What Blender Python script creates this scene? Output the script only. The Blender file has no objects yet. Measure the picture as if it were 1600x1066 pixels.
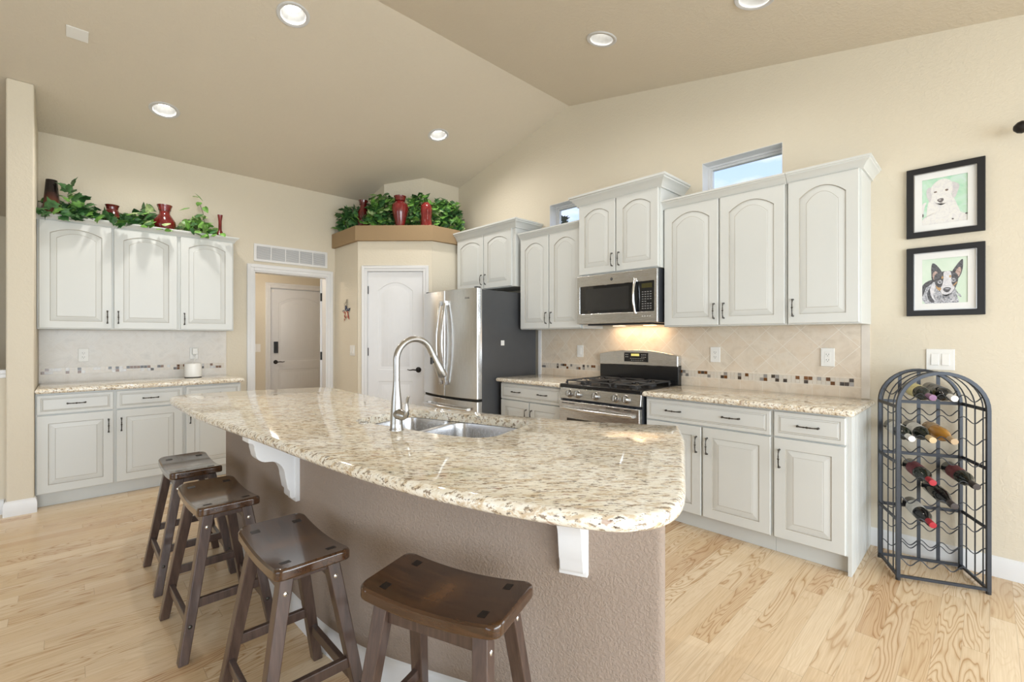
import bpy, bmesh, math, random
from math import sin, cos, pi, radians, sqrt, atan2
from mathutils import Vector, Matrix
random.seed(7)
S = bpy.context.scene
COL = S.collection

# ---------------------------------------------------------------- camera
TH = 0.7682
FPX = 721.3
cam_d = bpy.data.cameras.new('camera'); cam = bpy.data.objects.new('camera', cam_d); COL.objects.link(cam)
cam.location = (0, 0, 1.3011)
cam.rotation_euler = (pi/2, 0, -TH)
cam_d.sensor_width = 36; cam_d.lens = FPX*36/1600; cam_d.clip_start = 0.05
cam_d.shift_y = -5/1600
S.camera = cam

# ---------------------------------------------------------------- view
S.view_settings.view_transform = 'Standard'; S.view_settings.look = 'None'
S.view_settings.gamma = 1; S.view_settings.use_curve_mapping = False
S.view_settings.exposure = 0.05

# ---------------------------------------------------------------- world: day sky with clouds
W = bpy.data.worlds.new('sky'); S.world = W; W.use_nodes = True
nt = W.node_tree; nt.nodes.clear()
def wn(t, **k):
    n = nt.nodes.new(t)
    for a, b in k.items(): setattr(n, a, b)
    return n
tc = wn('ShaderNodeTexCoord'); sep = wn('ShaderNodeSeparateXYZ'); nt.links.new(tc.outputs['Generated'], sep.inputs[0])
gr = wn('ShaderNodeValToRGB'); nt.links.new(sep.outputs[2], gr.inputs[0])
gr.color_ramp.elements[0].position = 0.0; gr.color_ramp.elements[0].color = (0.70, 0.82, 1.0, 1)
gr.color_ramp.elements[1].position = 0.6; gr.color_ramp.elements[1].color = (0.22, 0.43, 0.86, 1)
no = wn('ShaderNodeTexNoise'); no.inputs['Scale'].default_value = 5; no.inputs['Detail'].default_value = 8
mp = wn('ShaderNodeMapping'); mp.inputs['Scale'].default_value = (1, 1, 3); mp.inputs['Location'].default_value = (0.35, 0.1, 0.3)
nt.links.new(tc.outputs['Generated'], mp.inputs[0]); nt.links.new(mp.outputs[0], no.inputs[0])
cr = wn('ShaderNodeValToRGB'); nt.links.new(no.outputs[0], cr.inputs[0])
cr.color_ramp.elements[0].position = 0.48; cr.color_ramp.elements[0].color = (0, 0, 0, 1)
cr.color_ramp.elements[1].position = 0.66; cr.color_ramp.elements[1].color = (1, 1, 1, 1)
mx = wn('ShaderNodeMix', data_type='RGBA'); nt.links.new(cr.outputs[0], mx.inputs[0]); nt.links.new(gr.outputs[0], mx.inputs[6])
mx.inputs[7].default_value = (0.85, 0.85, 0.9, 1)
bg = wn('ShaderNodeBackground'); bg.inputs[1].default_value = 1.5; nt.links.new(mx.outputs[2], bg.inputs[0])
wo = wn('ShaderNodeOutputWorld'); nt.links.new(bg.outputs[0], wo.inputs[0])

# ---------------------------------------------------------------- daylight at the window openings
def area(name, loc, target, sx, sy, power, col=(1, 1, 1)):
    d = bpy.data.lights.new(name, 'AREA'); d.shape = 'RECTANGLE'; d.size = sx; d.size_y = sy; d.energy = power; d.color = col
    o = bpy.data.objects.new(name, d); COL.objects.link(o); o.location = loc
    o.rotation_euler = (Vector(target)-Vector(loc)).to_track_quat('-Z', 'Y').to_euler()
    return o
LK = 1.0
area('daylight_front', (0.2, -3.15, 1.35), (0.2, 0, 1.35), 5.2, 2.1, 285*LK, (0.87, 0.95, 1.0))
area('daylight_left', (-4.75, 1.2, 1.35), (0, 1.2, 1.35), 4.4, 2.1, 50*LK, (0.87, 0.95, 1.0))
area('daylight_right', (3.9, -1.45, 1.3), (0, -1.45, 1.3), 1.8, 2.0, 40*LK, (0.90, 0.96, 1.0))

# ---------------------------------------------------------------- materials
def srgb(r, g, b):
    f = lambda c: (c/255/12.92) if c/255 <= 0.04045 else ((c/255+0.055)/1.055)**2.4
    return (f(r), f(g), f(b), 1)
class NT:
    def __init__(s, name, rough=0.5, col=(0.8, 0.8, 0.8, 1), metal=0, spec=None, coat=0):
        s.m = bpy.data.materials.new(name); s.m.use_nodes = True; s.t = s.m.node_tree
        s.b = s.t.nodes['Principled BSDF']
        s.b.inputs['Base Color'].default_value = col; s.b.inputs['Roughness'].default_value = rough
        s.b.inputs['Metallic'].default_value = metal
        if spec is not None: s.b.inputs['Specular IOR Level'].default_value = spec
        if coat: s.b.inputs['Coat Weight'].default_value = coat; s.b.inputs['Coat Roughness'].default_value = 0.08
        s.tc = None
    def n(s, t, ins=None, **k):
        n = s.t.nodes.new(t)
        for a, b in k.items(): setattr(n, a, b)
        for a, b in (ins or {}).items():
            if isinstance(b, bpy.types.NodeSocket): s.t.links.new(b, n.inputs[a])
            else: n.inputs[a].default_value = b
        return n
    def l(s, a, b): s.t.links.new(a, b)
    def co(s, kind='Object'):
        if not s.tc: s.tc = s.n('ShaderNodeTexCoord')
        return s.tc.outputs[kind]
    def pos(s): return s.n('ShaderNodeNewGeometry').outputs['Position']
    def noise(s, vec, scale, detail=4, rough=0.5, dist=0):
        return s.n('ShaderNodeTexNoise', {'Vector': vec, 'Scale': scale, 'Detail': detail, 'Roughness': rough, 'Distortion': dist}).outputs[0]
    def ramp(s, fac, stops):
        r = s.n('ShaderNodeValToRGB', {0: fac}); e = r.color_ramp.elements
        while len(e) > 1: e.remove(e[-1])
        e[0].position = stops[0][0]; e[0].color = stops[0][1]
        for p, c in stops[1:]:
            q = e.new(p); q.color = c
        return r.outputs[0]
    def mix(s, f, a, b, mode='MIX'):
        n = s.n('ShaderNodeMix', data_type='RGBA', blend_type=mode)
        for i, v in ((0, f), (6, a), (7, b)):
            if isinstance(v, bpy.types.NodeSocket): s.l(v, n.inputs[i])
            else: n.inputs[i].default_value = v
        return n.outputs[2]
    def math(s, op, a, b=0.0, c=0.0):
        n = s.n('ShaderNodeMath', operation=op)
        for i, v in enumerate((a, b, c)):
            if isinstance(v, bpy.types.NodeSocket): s.l(v, n.inputs[i])
            else: n.inputs[i].default_value = v
        return n.outputs[0]
    def map(s, vec, scale=(1, 1, 1), rot=(0, 0, 0), loc=(0, 0, 0)):
        return s.n('ShaderNodeMapping', {'Vector': vec, 'Scale': scale, 'Rotation': rot, 'Location': loc}).outputs[0]
    def bump(s, h, strength=0.2, dist=0.002):
        b = s.n('ShaderNodeBump', {'Height': h, 'Strength': strength, 'Distance': dist}); s.l(b.outputs[0], s.b.inputs['Normal'])
    def col(s, c): s.l(c, s.b.inputs['Base Color'])
    def rough(s, c): s.l(c, s.b.inputs['Roughness'])
BLK = (0, 0, 0, 1); WHT = (1, 1, 1, 1)
def plain(name, col, rough=0.5, metal=0, spec=None, coat=0, var=0.04, sc=12):
    t = NT(name, rough, col, metal, spec, coat)
    n = t.noise(t.co(), sc, 3)
    d = tuple(c*(1-var) for c in col[:3])+(1,); e = tuple(min(1, c*(1+var)) for c in col[:3])+(1,)
    t.col(t.ramp(n, [(0.3, d), (0.7, e)]))
    return t.m
def wallpaint(name, col, strength=0.25, sc=55, var=0.02, dist=0.003):
    t = NT(name, 0.75, col, spec=0.3); p = t.pos()
    n = t.noise(p, 1.5, 3); d = tuple(c*(1-var) for c in col[:3])+(1,)
    t.col(t.ramp(n, [(0.3, d), (0.7, col)]))
    h = t.ramp(t.noise(p, sc, 3, 0.55, 0.6), [(0.42, BLK), (0.6, WHT)])
    t.bump(h, strength, dist); return t.m
M = {}
M['wall'] = wallpaint('wall_paint', (0.70, 0.637, 0.52, 1), 0.22)
M['ceil'] = wallpaint('ceiling_paint', (0.68, 0.615, 0.51, 1), 0.3, 45)
M['taupe'] = wallpaint('taupe_paint', (0.33, 0.262, 0.212, 1), 0.45, 105, 0.03, 0.004)
M['tan'] = wallpaint('tan_paint', (0.345, 0.24, 0.135, 1), 0.15)
M['white'] = plain('cabinet_white', (0.65, 0.665, 0.65, 1), 0.38, var=0.01, sc=3)
M['glaze'] = plain('cabinet_glaze', (0.40, 0.37, 0.32, 1), 0.5, var=0.05)
M['trim'] = plain('trim_white', (0.75, 0.75, 0.755, 1), 0.35, var=0.01)
M['door'] = plain('door_white', (0.74, 0.745, 0.76, 1), 0.4, var=0.01)
M['plastic'] = plain('white_plastic', (0.82, 0.81, 0.78, 1), 0.35, var=0.01)
M['slot'] = plain('dark_slot', (0.03, 0.03, 0.03, 1), 0.6)
M['bronze'] = plain('dark_bronze', (0.028, 0.025, 0.024, 1), 0.38, 0.7, var=0.1)
M['pewter'] = plain('dark_pewter', (0.075, 0.07, 0.062, 1), 0.35, 0.85, var=0.15, sc=60)
M['black'] = plain('black_enamel', (0.012, 0.012, 0.013, 1), 0.18, var=0.1)
M['iron'] = plain('cast_iron', (0.05, 0.05, 0.052, 1), 0.5, 0.2, var=0.1)
M['gunmetal'] = plain('gunmetal', (0.045, 0.05, 0.06, 1), 0.42, 0.5, var=0.1)
M['fridge_side'] = plain('fridge_side_grey', (0.085, 0.088, 0.095, 1), 0.42, 0.3, var=0.03)
M['glass_black'] = plain('black_glass', (0.015, 0.016, 0.018, 1), 0.05, spec=0.7, var=0.05)
M['red'] = plain('red_glaze', (0.16, 0.012, 0.012, 1), 0.16, var=0.4, sc=9, coat=0.6)
M['dark_red'] = plain('dark_red_glaze', (0.11, 0.008, 0.008, 1), 0.16, var=0.4, sc=9, coat=0.6)
t = NT('brown_glaze', 0.2); sp = t.n('ShaderNodeSeparateXYZ', {0: t.co('Generated')}).outputs[2]
t.col(t.ramp(sp, [(0.1, (0.05, 0.012, 0.008, 1)), (0.5, (0.12, 0.035, 0.02, 1)), (0.62, (0.05, 0.015, 0.01, 1)), (0.75, (0.01, 0.006, 0.006, 1))])); M['brown_vase'] = t.m
def steel(name, col=(0.68, 0.68, 0.68, 1), rough=0.26, sc=(1, 1, 220)):
    t = NT(name, rough, col, 1.0); n = t.noise(t.map(t.co(), sc), 6, 4)
    t.rough(t.ramp(n, [(0.2, (rough-0.04,)*3+(1,)), (0.8, (rough+0.06,)*3+(1,))])); return t.m
M['steel'] = steel('brushed_steel', sc=(2, 2, 200))
M['steel_v'] = steel('brushed_steel_vertical', sc=(160, 160, 1.5), rough=0.24)
M['steel_s'] = steel('satin_steel_sink', (0.62, 0.62, 0.63, 1), 0.24, (80, 80, 2))
M['nickel'] = plain('brushed_nickel', (0.46, 0.45, 0.435, 1), 0.27, 1.0, var=0.02)
M['chrome'] = plain('chrome', (0.7, 0.7, 0.7, 1), 0.12, 1.0, var=0.01)

# oak floor: boards run along x, 8.3 cm wide
t = NT('oak_floor', 0.22, spec=0.45); p = t.pos()
sx = t.n('ShaderNodeSeparateXYZ', {0: p})
X, Y = sx.outputs[0], sx.outputs[1]
BW = 0.083
yr = t.math('DIVIDE', Y, BW); row = t.math('FLOOR', yr); fy = t.math('FRACT', yr)
rh = t.n('ShaderNodeTexWhiteNoise', {'W': row}, noise_dimensions='1D').outputs[0]
xs = t.math('DIVIDE', t.math('ADD', X, t.math('MULTIPLY', rh, 7.0)), 0.85)
ix = t.math('FLOOR', xs); fx = t.math('FRACT', xs)
pid = t.n('ShaderNodeTexWhiteNoise', {'Vector': t.n('ShaderNodeCombineXYZ', {0: ix, 1: row}).outputs[0]}, noise_dimensions='2D').outputs[0]
pid2 = t.math('FRACT', t.math('MULTIPLY', pid, 17.31))
gv = t.n('ShaderNodeCombineXYZ', {0: t.math('MULTIPLY', X, 1.15), 1: t.math('MULTIPLY', Y, 9.5), 2: t.math('MULTIPLY', pid, 40.0)}).outputs[0]
n1 = t.noise(gv, 0.9, 2.5, 0.45, 0.35)
rings = t.math('FRACT', t.math('MULTIPLY', n1, 23.0))
rg = t.ramp(rings, [(0.0, (1, 1, 1, 1)), (0.10, (0.5, 0.5, 0.5, 1)), (0.30, (0.08, 0.08, 0.08, 1)), (0.6, (0, 0, 0, 1)), (0.9, (0.2, 0.2, 0.2, 1)), (1.0, (1, 1, 1, 1))])
fine = t.noise(t.n('ShaderNodeCombineXYZ', {0: t.math('MULTIPLY', X, 6.0), 1: t.math('MULTIPLY', Y, 170.0), 2: pid}).outputs[0], 1.0, 3)
base = t.ramp(pid2, [(0.0, srgb(213, 186, 150)), (0.35, srgb(221, 198, 165)), (0.7, srgb(228, 208, 178)), (1.0, srgb(206, 176, 140))])
dark = t.mix(1.0, base, (0.56, 0.41, 0.26, 1), 'MULTIPLY')
c1 = t.mix(t.math('MULTIPLY', rg, t.ramp(t.math('FRACT', t.math('MULTIPLY', pid, 91.7)), [(0.35, (0.18,)*3+(1,)), (0.75, (0.95,)*3+(1,))])), base, dark)
c2 = t.mix(t.ramp(fine, [(0.35, (0.0,)*3+(1,)), (0.75, (0.28,)*3+(1,))]), c1, dark)
gapy = t.math('LESS_THAN', t.math('MINIMUM', fy, t.math('SUBTRACT', 1.0, fy)), 0.008)
gapx = t.math('LESS_THAN', t.math('MINIMUM', fx, t.math('SUBTRACT', 1.0, fx)), 0.0012)
gap = t.math('MAXIMUM', gapy, gapx)
t.col(t.mix(t.math('MULTIPLY', gap, 0.32), c2, (0.12, 0.07, 0.035, 1)))
t.rough(t.ramp(rg, [(0, (0.2,)*3+(1,)), (1, (0.27,)*3+(1,))]))
t.bump(t.math('ADD', t.math('MULTIPLY', gap, -1.0), t.math('MULTIPLY', rg, -0.12)), 0.25, 0.0012)
M['floor'] = t.m

# granite
def granite(name, rough=0.06):
    t = NT(name, rough, spec=0.6); p = t.map(t.pos(), (1, 1, 1), (0, 0, radians(44)))
    ps = t.map(p, (0.55, 1.5, 1.2))
    a = t.noise(ps, 13, 5, 0.62, 0.6); b = t.noise(ps, 46, 4, 0.62, 0.3); c = t.noise(ps, 95, 3, 0.6)
    base = t.ramp(a, [(0.30, srgb(215, 201, 176)), (0.46, srgb(231, 223, 206)), (0.60, srgb(240, 236, 226)), (0.75, srgb(221, 207, 182))])
    base = t.mix(t.ramp(b, [(0.52, BLK), (0.60, (0.7,)*3+(1,))]), base, srgb(190, 164, 126))
    base = t.mix(t.ramp(c, [(0.54, BLK), (0.64, (0.8,)*3+(1,))]), base, srgb(243, 239, 228))
    d = t.noise(t.map(ps, (1, 1, 1), (0, 0, 0), (3.1, 1.7, 0.4)), 62, 4, 0.66)
    base = t.mix(t.ramp(d, [(0.555, BLK), (0.61, (0.85,)*3+(1,))]), base, srgb(128, 108, 86))
    d2 = t.noise(t.map(ps, (1, 1, 1), (0, 0, 0), (13.1, 7.7, 5.4)), 80, 4, 0.66)
    base = t.mix(t.ramp(d2, [(0.61, BLK), (0.655, (0.9,)*3+(1,))]), base, srgb(66, 52, 46))
    e = t.noise(t.map(ps, (1, 1, 1), (0, 0, 0), (9.1, 4.7, 2.4)), 30, 3, 0.6)
    base = t.mix(t.ramp(e, [(0.64, BLK), (0.70, (0.6,)*3+(1,))]), base, srgb(150, 104, 84))
    t.col(base); return t.m
M['granite'] = granite('granite')

# travertine backsplash: 15.5 cm tiles laid on the diagonal, generated from object coords (x across, z up)
def tile(name, cols=(srgb(203, 190, 172), srgb(222, 211, 195), srgb(213, 196, 174)), tint=0.3, gr=0.8):
    t = NT(name, 0.32); c = t.n('ShaderNodeSeparateXYZ', {0: t.co()})
    x, z = c.outputs[0], c.outputs[2]
    TS = 0.155*sqrt(2)
    def lines(v, w): 
        f = t.math('FRACT', v); return t.math('LESS_THAN', t.math('MINIMUM', f, t.math('SUBTRACT', 1.0, f)), w)
    u = t.math('DIVIDE', t.math('ADD', x, z), TS); v = t.math('DIVIDE', t.math('SUBTRACT', x, z), TS)
    diag = t.math('MAXIMUM', lines(u, 0.009), lines(v, 0.009))
    up = t.math('GREATER_THAN', z, 0.128)
    g1 = t.math('MULTIPLY', diag, up)
    low = t.math('LESS_THAN', z, 0.072)
    g2 = t.math('MULTIPLY', lines(t.math('DIVIDE', x, 0.155), 0.008), low)
    e1 = t.math('LESS_THAN', t.math('ABSOLUTE', t.math('SUBTRACT', z, 0.129)), 0.0014)
    e2 = t.math('LESS_THAN', t.math('ABSOLUTE', t.math('SUBTRACT', z, 0.071)), 0.0014)
    g = t.math('MAXIMUM', t.math('MAXIMUM', g1, g2), t.math('MAXIMUM', e1, e2))
    idv = t.n('ShaderNodeCombineXYZ', {0: t.math('FLOOR', u), 1: t.math('FLOOR', v)}).outputs[0]
    h = t.n('ShaderNodeTexWhiteNoise', {'Vector': idv}, noise_dimensions='2D').outputs[0]
    n = t.noise(t.co(), 9, 6, 0.62, 0.6)
    b = t.ramp(n, [(0.3, cols[0]), (0.5, cols[1]), (0.7, cols[2])])
    b = t.mix(t.math('MULTIPLY', h, tint), b, srgb(214, 190, 164))
    t.col(t.mix(t.math('MULTIPLY', g, gr), b, srgb(236, 230, 220)))
    t.bump(t.math('SUBTRACT', t.math('MULTIPLY', n, 0.15), g), 0.3, 0.001); return t.m
M['tile'] = tile('travertine_tile')
M['tile_pale'] = tile('pale_stone_tile', (srgb(204, 200, 194), srgb(220, 216, 210), srgb(210, 204, 196)), 0.08, 0.35)
M['mo_brown'] = plain('mosaic_brown', (0.16, 0.065, 0.02, 1), 0.12, var=0.3)
M['mo_dark'] = plain('mosaic_dark', (0.06, 0.045, 0.035, 1), 0.15, var=0.4, sc=80)
M['mo_metal'] = plain('mosaic_metal', (0.33, 0.31, 0.29, 1), 0.38, 0.6, var=0.1, sc=80)
M['mo_cream'] = plain('mosaic_cream', (0.66, 0.60, 0.52, 1), 0.2, var=0.06)
# stool wood
def wood(name, a, b, rough, coat, sc=(60, 4, 60)):
    t = NT(name, rough, coat=coat); n = t.noise(t.map(t.co(), sc), 1.0, 4, 0.6, 0.4)
    t.col(t.ramp(n, [(0.3, a), (0.7, b)])); t.rough(t.ramp(n, [(0.3, (rough,)*3+(1,)), (0.7, (rough+0.08,)*3+(1,))])); return t
t = wood('stool_seat_wood', (0.030, 0.013, 0.006, 1), (0.075, 0.032, 0.012, 1), 0.13, 0.6)
r = t.n('ShaderNodeVectorMath', {0: t.map(t.co(), (6.2, 11, 0))}, operation='LENGTH').outputs['Value']
wr = t.ramp(t.math('ADD', r, t.math('MULTIPLY', t.noise(t.co(), 14, 3), 0.8)), [(0.5, (0.75,)*3+(1,)), (1.6, BLK)])
t.col(t.mix(wr, t.b.inputs['Base Color'].links[0].from_socket, (0.17, 0.075, 0.022, 1)))
M['seat_wood'] = t.m
M['leg_wood'] = wood('stool_leg_wood', (0.045, 0.026, 0.020, 1), (0.095, 0.058, 0.044, 1), 0.3, 0.35, (60, 60, 4)).m
M['tenon'] = plain('tenon_end_grain', (0.008, 0.005, 0.004, 1), 0.45)
M['leaf_dark'] = plain('ivy_dark', (0.045, 0.13, 0.04, 1), 0.38, var=0.5, sc=30)
M['leaf_mid'] = plain('ivy_mid', (0.14, 0.31, 0.06, 1), 0.4, var=0.5, sc=30)
M['leaf_pale'] = plain('ivy_variegated', (0.38, 0.50, 0.22, 1), 0.42, var=0.5, sc=30)
M['stem'] = plain('stem_brown', (0.07, 0.045, 0.02, 1), 0.6)
M['paper'] = plain('mat_board', (0.80, 0.80, 0.79, 1), 0.6, var=0.01)
M['silver'] = plain('silver_fillet', (0.5, 0.5, 0.5, 1), 0.3, 0.9)
M['frame'] = plain('black_frame', (0.008, 0.008, 0.010, 1), 0.42, var=0.1)
def emis(name, col, s):
    t = NT(name, 0.4, col); t.b.inputs['Emission Color'].default_value = col; t.b.inputs['Emission Strength'].default_value = s; return t.m
M['bulb'] = emis('lamp_lens', (1, 0.97, 0.9, 1), 5)
M['light_trim'] = plain('light_trim_white', (0.6, 0.6, 0.6, 1), 0.5)
M['lcd'] = emis('lcd_amber', (0.75, 0.65, 0.2, 1), 0.5)
M['lcd_dim'] = plain('lcd_dim', (0.06, 0.055, 0.02, 1), 0.2)
M['uclens'] = emis('hood_lamp_lens', (1, 0.72, 0.38, 1), 6)
def glass(name, col=(1, 1, 1, 1), rough=0.0):
    t = NT(name, rough, col); t.b.inputs['Transmission Weight'].default_value = 1; t.b.inputs['IOR'].default_value = 1.45; return t.m
t = NT('window_glass', 0.0, (1, 1, 1, 1))
tr = t.n('ShaderNodeBsdfTransparent'); gl = t.n('ShaderNodeBsdfGlossy', {'Roughness': 0.0}); ms = t.n('ShaderNodeMixShader', {0: 0.06})
t.l(tr.outputs[0], ms.inputs[1]); t.l(gl.outputs[0], ms.inputs[2]); t.l(ms.outputs[0], t.t.nodes['Material Output'].inputs['Surface']); M['pane'] = t.m

# ---------------------------------------------------------------- mesh builder
class MB:
    def __init__(s): s.v = []; s.f = []; s.mi = []; s.m = 0
    def mat(s, i): s.m = i; return s
    def add(s, vs, fs):
        o = len(s.v); s.v += [tuple(q) for q in vs]
        for f in fs: s.f.append([i+o for i in f]); s.mi.append(s.m)
        return s
    def box(s, x0, x1, y0, y1, z0, z1):
        vs = [(x, y, z) for z in (z0, z1) for y in (y0, y1) for x in (x0, x1)]
        return s.add(vs, [(0, 2, 3, 1), (4, 5, 7, 6), (0, 1, 5, 4), (2, 6, 7, 3), (0, 4, 6, 2), (1, 3, 7, 5)])
    def loops(s, L, cap0=True, cap1=True, close=True):
        n = len(L[0]); fs = []
        for k in range(len(L)-1):
            for i in range(n if close else n-1):
                j = (i+1) % n; fs.append((k*n+i, k*n+j, (k+1)*n+j, (k+1)*n+i))
        if cap0: fs.append(tuple(range(n))[::-1])
        if cap1: fs.append(tuple((len(L)-1)*n+i for i in range(n)))
        return s.add([p for l in L for p in l], fs)
    def beam(s, p, q, a, b, up=(0, 0, 1), a2=None, b2=None):
        p = Vector(p); q = Vector(q); d = (q-p).normalized(); u = Vector(up)
        x = d.cross(u); x = x.normalized() if x.length > 1e-5 else Vector((1, 0, 0)); y = x.cross(d).normalized()
        L = []
        for c, w, h in ((p, a, b), (q, a2 or a, b2 or b)):
            L.append([c+x*w/2*i+y*h/2*j for i, j in ((-1, -1), (1, -1), (1, 1), (-1, 1))])
        return s.loops(L)
    def tube(s, pts, r, n=8, closed=False, cap=True, sq=(1, 1)):
        P = [Vector(p) for p in pts]; N = len(P); R = r if isinstance(r, (list, tuple)) else [r]*N
        L = []; ref = None
        for i in range(N):
            a = P[(i-1) % N] if (closed or i) else P[i]; b = P[(i+1) % N] if (closed or i < N-1) else P[i]
            d = (b-a).normalized()
            if ref is None:
                ref = d.cross(Vector((0, 0, 1)))
                if ref.length < 0.05: ref = d.cross(Vector((1, 0, 0)))
            ref = (ref-d*ref.dot(d)).normalized(); w = d.cross(ref)
            L.append([P[i]+ref*R[i]*sq[0]*cos(2*pi*k/n)+w*R[i]*sq[1]*sin(2*pi*k/n) for k in range(n)])
        if closed:
            o = len(s.v); s.loops(L, False, False)
            s.f += [[o+(N-1)*n+i, o+(N-1)*n+(i+1) % n, o+(i+1) % n, o+i] for i in range(n)]; s.mi += [s.m]*n
        else: s.loops(L, cap, cap)
        return s
    def lathe(s, prof, c=(0, 0, 0), n=24, axis='z', cap=True):
        L = []
        for r, h in prof:
            l = []
            for k in range(n):
                a = 2*pi*k/n; x, y = r*cos(a), r*sin(a)
                if axis == 'z': q = (c[0]+x, c[1]+y, c[2]+h)
                elif axis == 'y': q = (c[0]+x, c[1]+h, c[2]-y)
                else: q = (c[0]+h, c[1]+x, c[2]+y)
                l.append(q)
            L.append(l)
        return s.loops(L, cap, cap)
    def cyl(s, c, r, h, axis='z', n=20): return s.lathe([(r, 0), (r, h)], c, n, axis)
    def fill(s, outer, holes, z0, z1, mp=lambda x, y, z: (x, y, z)):
        """flat slab with holes: outline (CCW) + holes in 2-D, thickness z0..z1"""
        bm = bmesh.new(); es = []
        for lp in [outer]+holes:
            vs = [bm.verts.new((p[0], p[1], 0)) for p in lp]
            es += [bm.edges.new((vs[i], vs[(i+1) % len(vs)])) for i in range(len(vs))]
        bmesh.ops.triangle_fill(bm, edges=es, use_beauty=True, use_dissolve=False, normal=(0, 0, 1))
        bm.verts.ensure_lookup_table(); bm.verts.index_update(); n = len(bm.verts)
        co = [v.co.copy() for v in bm.verts]; tri = []
        for f in bm.faces:
            ids = [v.index for v in f.verts]
            if f.normal.z < 0: ids.reverse()
            tri.append(ids)
        bm.free()
        vs = [mp(c.x, c.y, z1) for c in co]+[mp(c.x, c.y, z0) for c in co]
        fs = tri+[[i+n for i in t][::-1] for t in tri]; o = 0
        for lp in [outer]+holes:
            m = len(lp)
            for i in range(m): j = (i+1) % m; fs.append((o+n+i, o+n+j, o+j, o+i))
            o += m
        return s.add(vs, fs)
    def sweep(s, path, prof, closed=False):
        """path: 2-D; prof: (out, z) closed polygon; outward = right of travel"""
        N = len(path); L = []
        def nrm(a, b):
            d = Vector((b[0]-a[0], b[1]-a[1])).normalized(); return Vector((d.y, -d.x))
        for i in range(N):
            ns = []
            if closed or i > 0: ns.append(nrm(path[i-1], path[i]))
            if closed or i < N-1: ns.append(nrm(path[i], path[(i+1) % N]))
            if len(ns) == 2:
                m = (ns[0]+ns[1]).normalized(); k = 1/max(0.3, m.dot(ns[0]))
            else: m = ns[0]; k = 1
            L.append([(path[i][0]+m.x*k*o, path[i][1]+m.y*k*o, z) for o, z in prof])
        if closed: L.append(L[0]); return s.loops(L, False, False)
        return s.loops(L)
    def build(s, name, mats, parent=None, bevel=0, seg=2, loc=None, rot=None, sharp=38, merge=True):
        me = bpy.data.meshes.new(name); me.from_pydata(s.v, [], s.f)
        if not isinstance(mats, (list, tuple)): mats = [mats]
        for m in mats: me.materials.append(m)
        for p, i in zip(me.polygons, s.mi): p.material_index = min(i, len(mats)-1)
        bm = bmesh.new(); bm.from_mesh(me)
        if merge: bmesh.ops.remove_doubles(bm, verts=bm.verts, dist=1e-6)
        bmesh.ops.recalc_face_normals(bm, faces=bm.faces)
        for f in bm.faces: f.smooth = True
        for e in bm.edges:
            if len(e.link_faces) == 2:
                if e.calc_face_angle(0) > radians(sharp): e.smooth = False
            else: e.smooth = False
        bm.to_mesh(me); bm.free()
        o = bpy.data.objects.new(name, me); COL.objects.link(o)
        if parent: o.parent = parent
        if loc: o.location = loc
        if rot: o.rotation_euler = rot
        if bevel:
            b = o.modifiers.new('bevel', 'BEVEL'); b.width = bevel; b.segments = seg; b.limit_method = 'ANGLE'; b.angle_limit = radians(50); b.harden_normals = True
        return o
def thing(name, label, cat, loc=(0, 0, 0), rz=0, group=None):
    o = bpy.data.objects.new(name, None); COL.objects.link(o); o.location = loc; o.rotation_euler = (0, 0, rz)
    o.empty_display_size = 0.1; return tag(o, label, cat, group)
def tag(o, label, cat, group=None):
    o['label'] = label; o['category'] = cat
    if group: o['group'] = group
    return o
def struct(o): o['kind'] = 'structure'; return o
def dup(root, loc, rz=0, label=None):
    r = root.copy(); COL.objects.link(r); r.location = loc; r.rotation_euler = (0, 0, rz)
    if label: r['label'] = label
    for ch in list(root.children):
        c = ch.copy(); COL.objects.link(c); c.parent = r
        for g in list(ch.children):
            d = g.copy(); COL.objects.link(d); d.parent = c
    return r
def textmesh(name, txt, size, mat, parent, loc, rot, depth=0.0006):
    cu = bpy.data.curves.new(name, 'FONT'); cu.body = txt; cu.size = size; cu.extrude = depth; cu.align_x = 'CENTER'; cu.align_y = 'CENTER'
    tmp = bpy.data.objects.new(name+'_tmp', cu); COL.objects.link(tmp)
    dg = bpy.context.evaluated_depsgraph_get(); me = bpy.data.meshes.new_from_object(tmp.evaluated_get(dg))
    bpy.data.objects.remove(tmp); me.name = name; me.materials.clear(); me.materials.append(mat)
    o = bpy.data.objects.new(name, me); COL.objects.link(o); o.parent = parent; o.location = loc; o.rotation_euler = rot; return o
def crom(pts, n=8, closed=False):
    P = [Vector(p) for p in pts]; N = len(P); out = []
    for i in range(N if closed else N-1):
        g = (lambda k: P[k % N]) if closed else (lambda k: P[max(0, min(N-1, k))])
        a, b, c, d = g(i-1), g(i), g(i+1), g(i+2)
        for k in range(n):
            t = k/n; out.append(0.5*((2*b)+(c-a)*t+(2*a-5*b+4*c-d)*t*t+(3*b-a-3*c+d)*t**3))
    if not closed: out.append(P[-1])
    return out
XW, YW = 3.6514, 5.6015
def cz(y): return 3.64-0.222*(y-2.95) if y > 2.95 else 3.64-0.203*(2.95-y)
RW = -pi/2            # things on the stove wall: local x -> world -y, local y (depth) -> world +x
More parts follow.
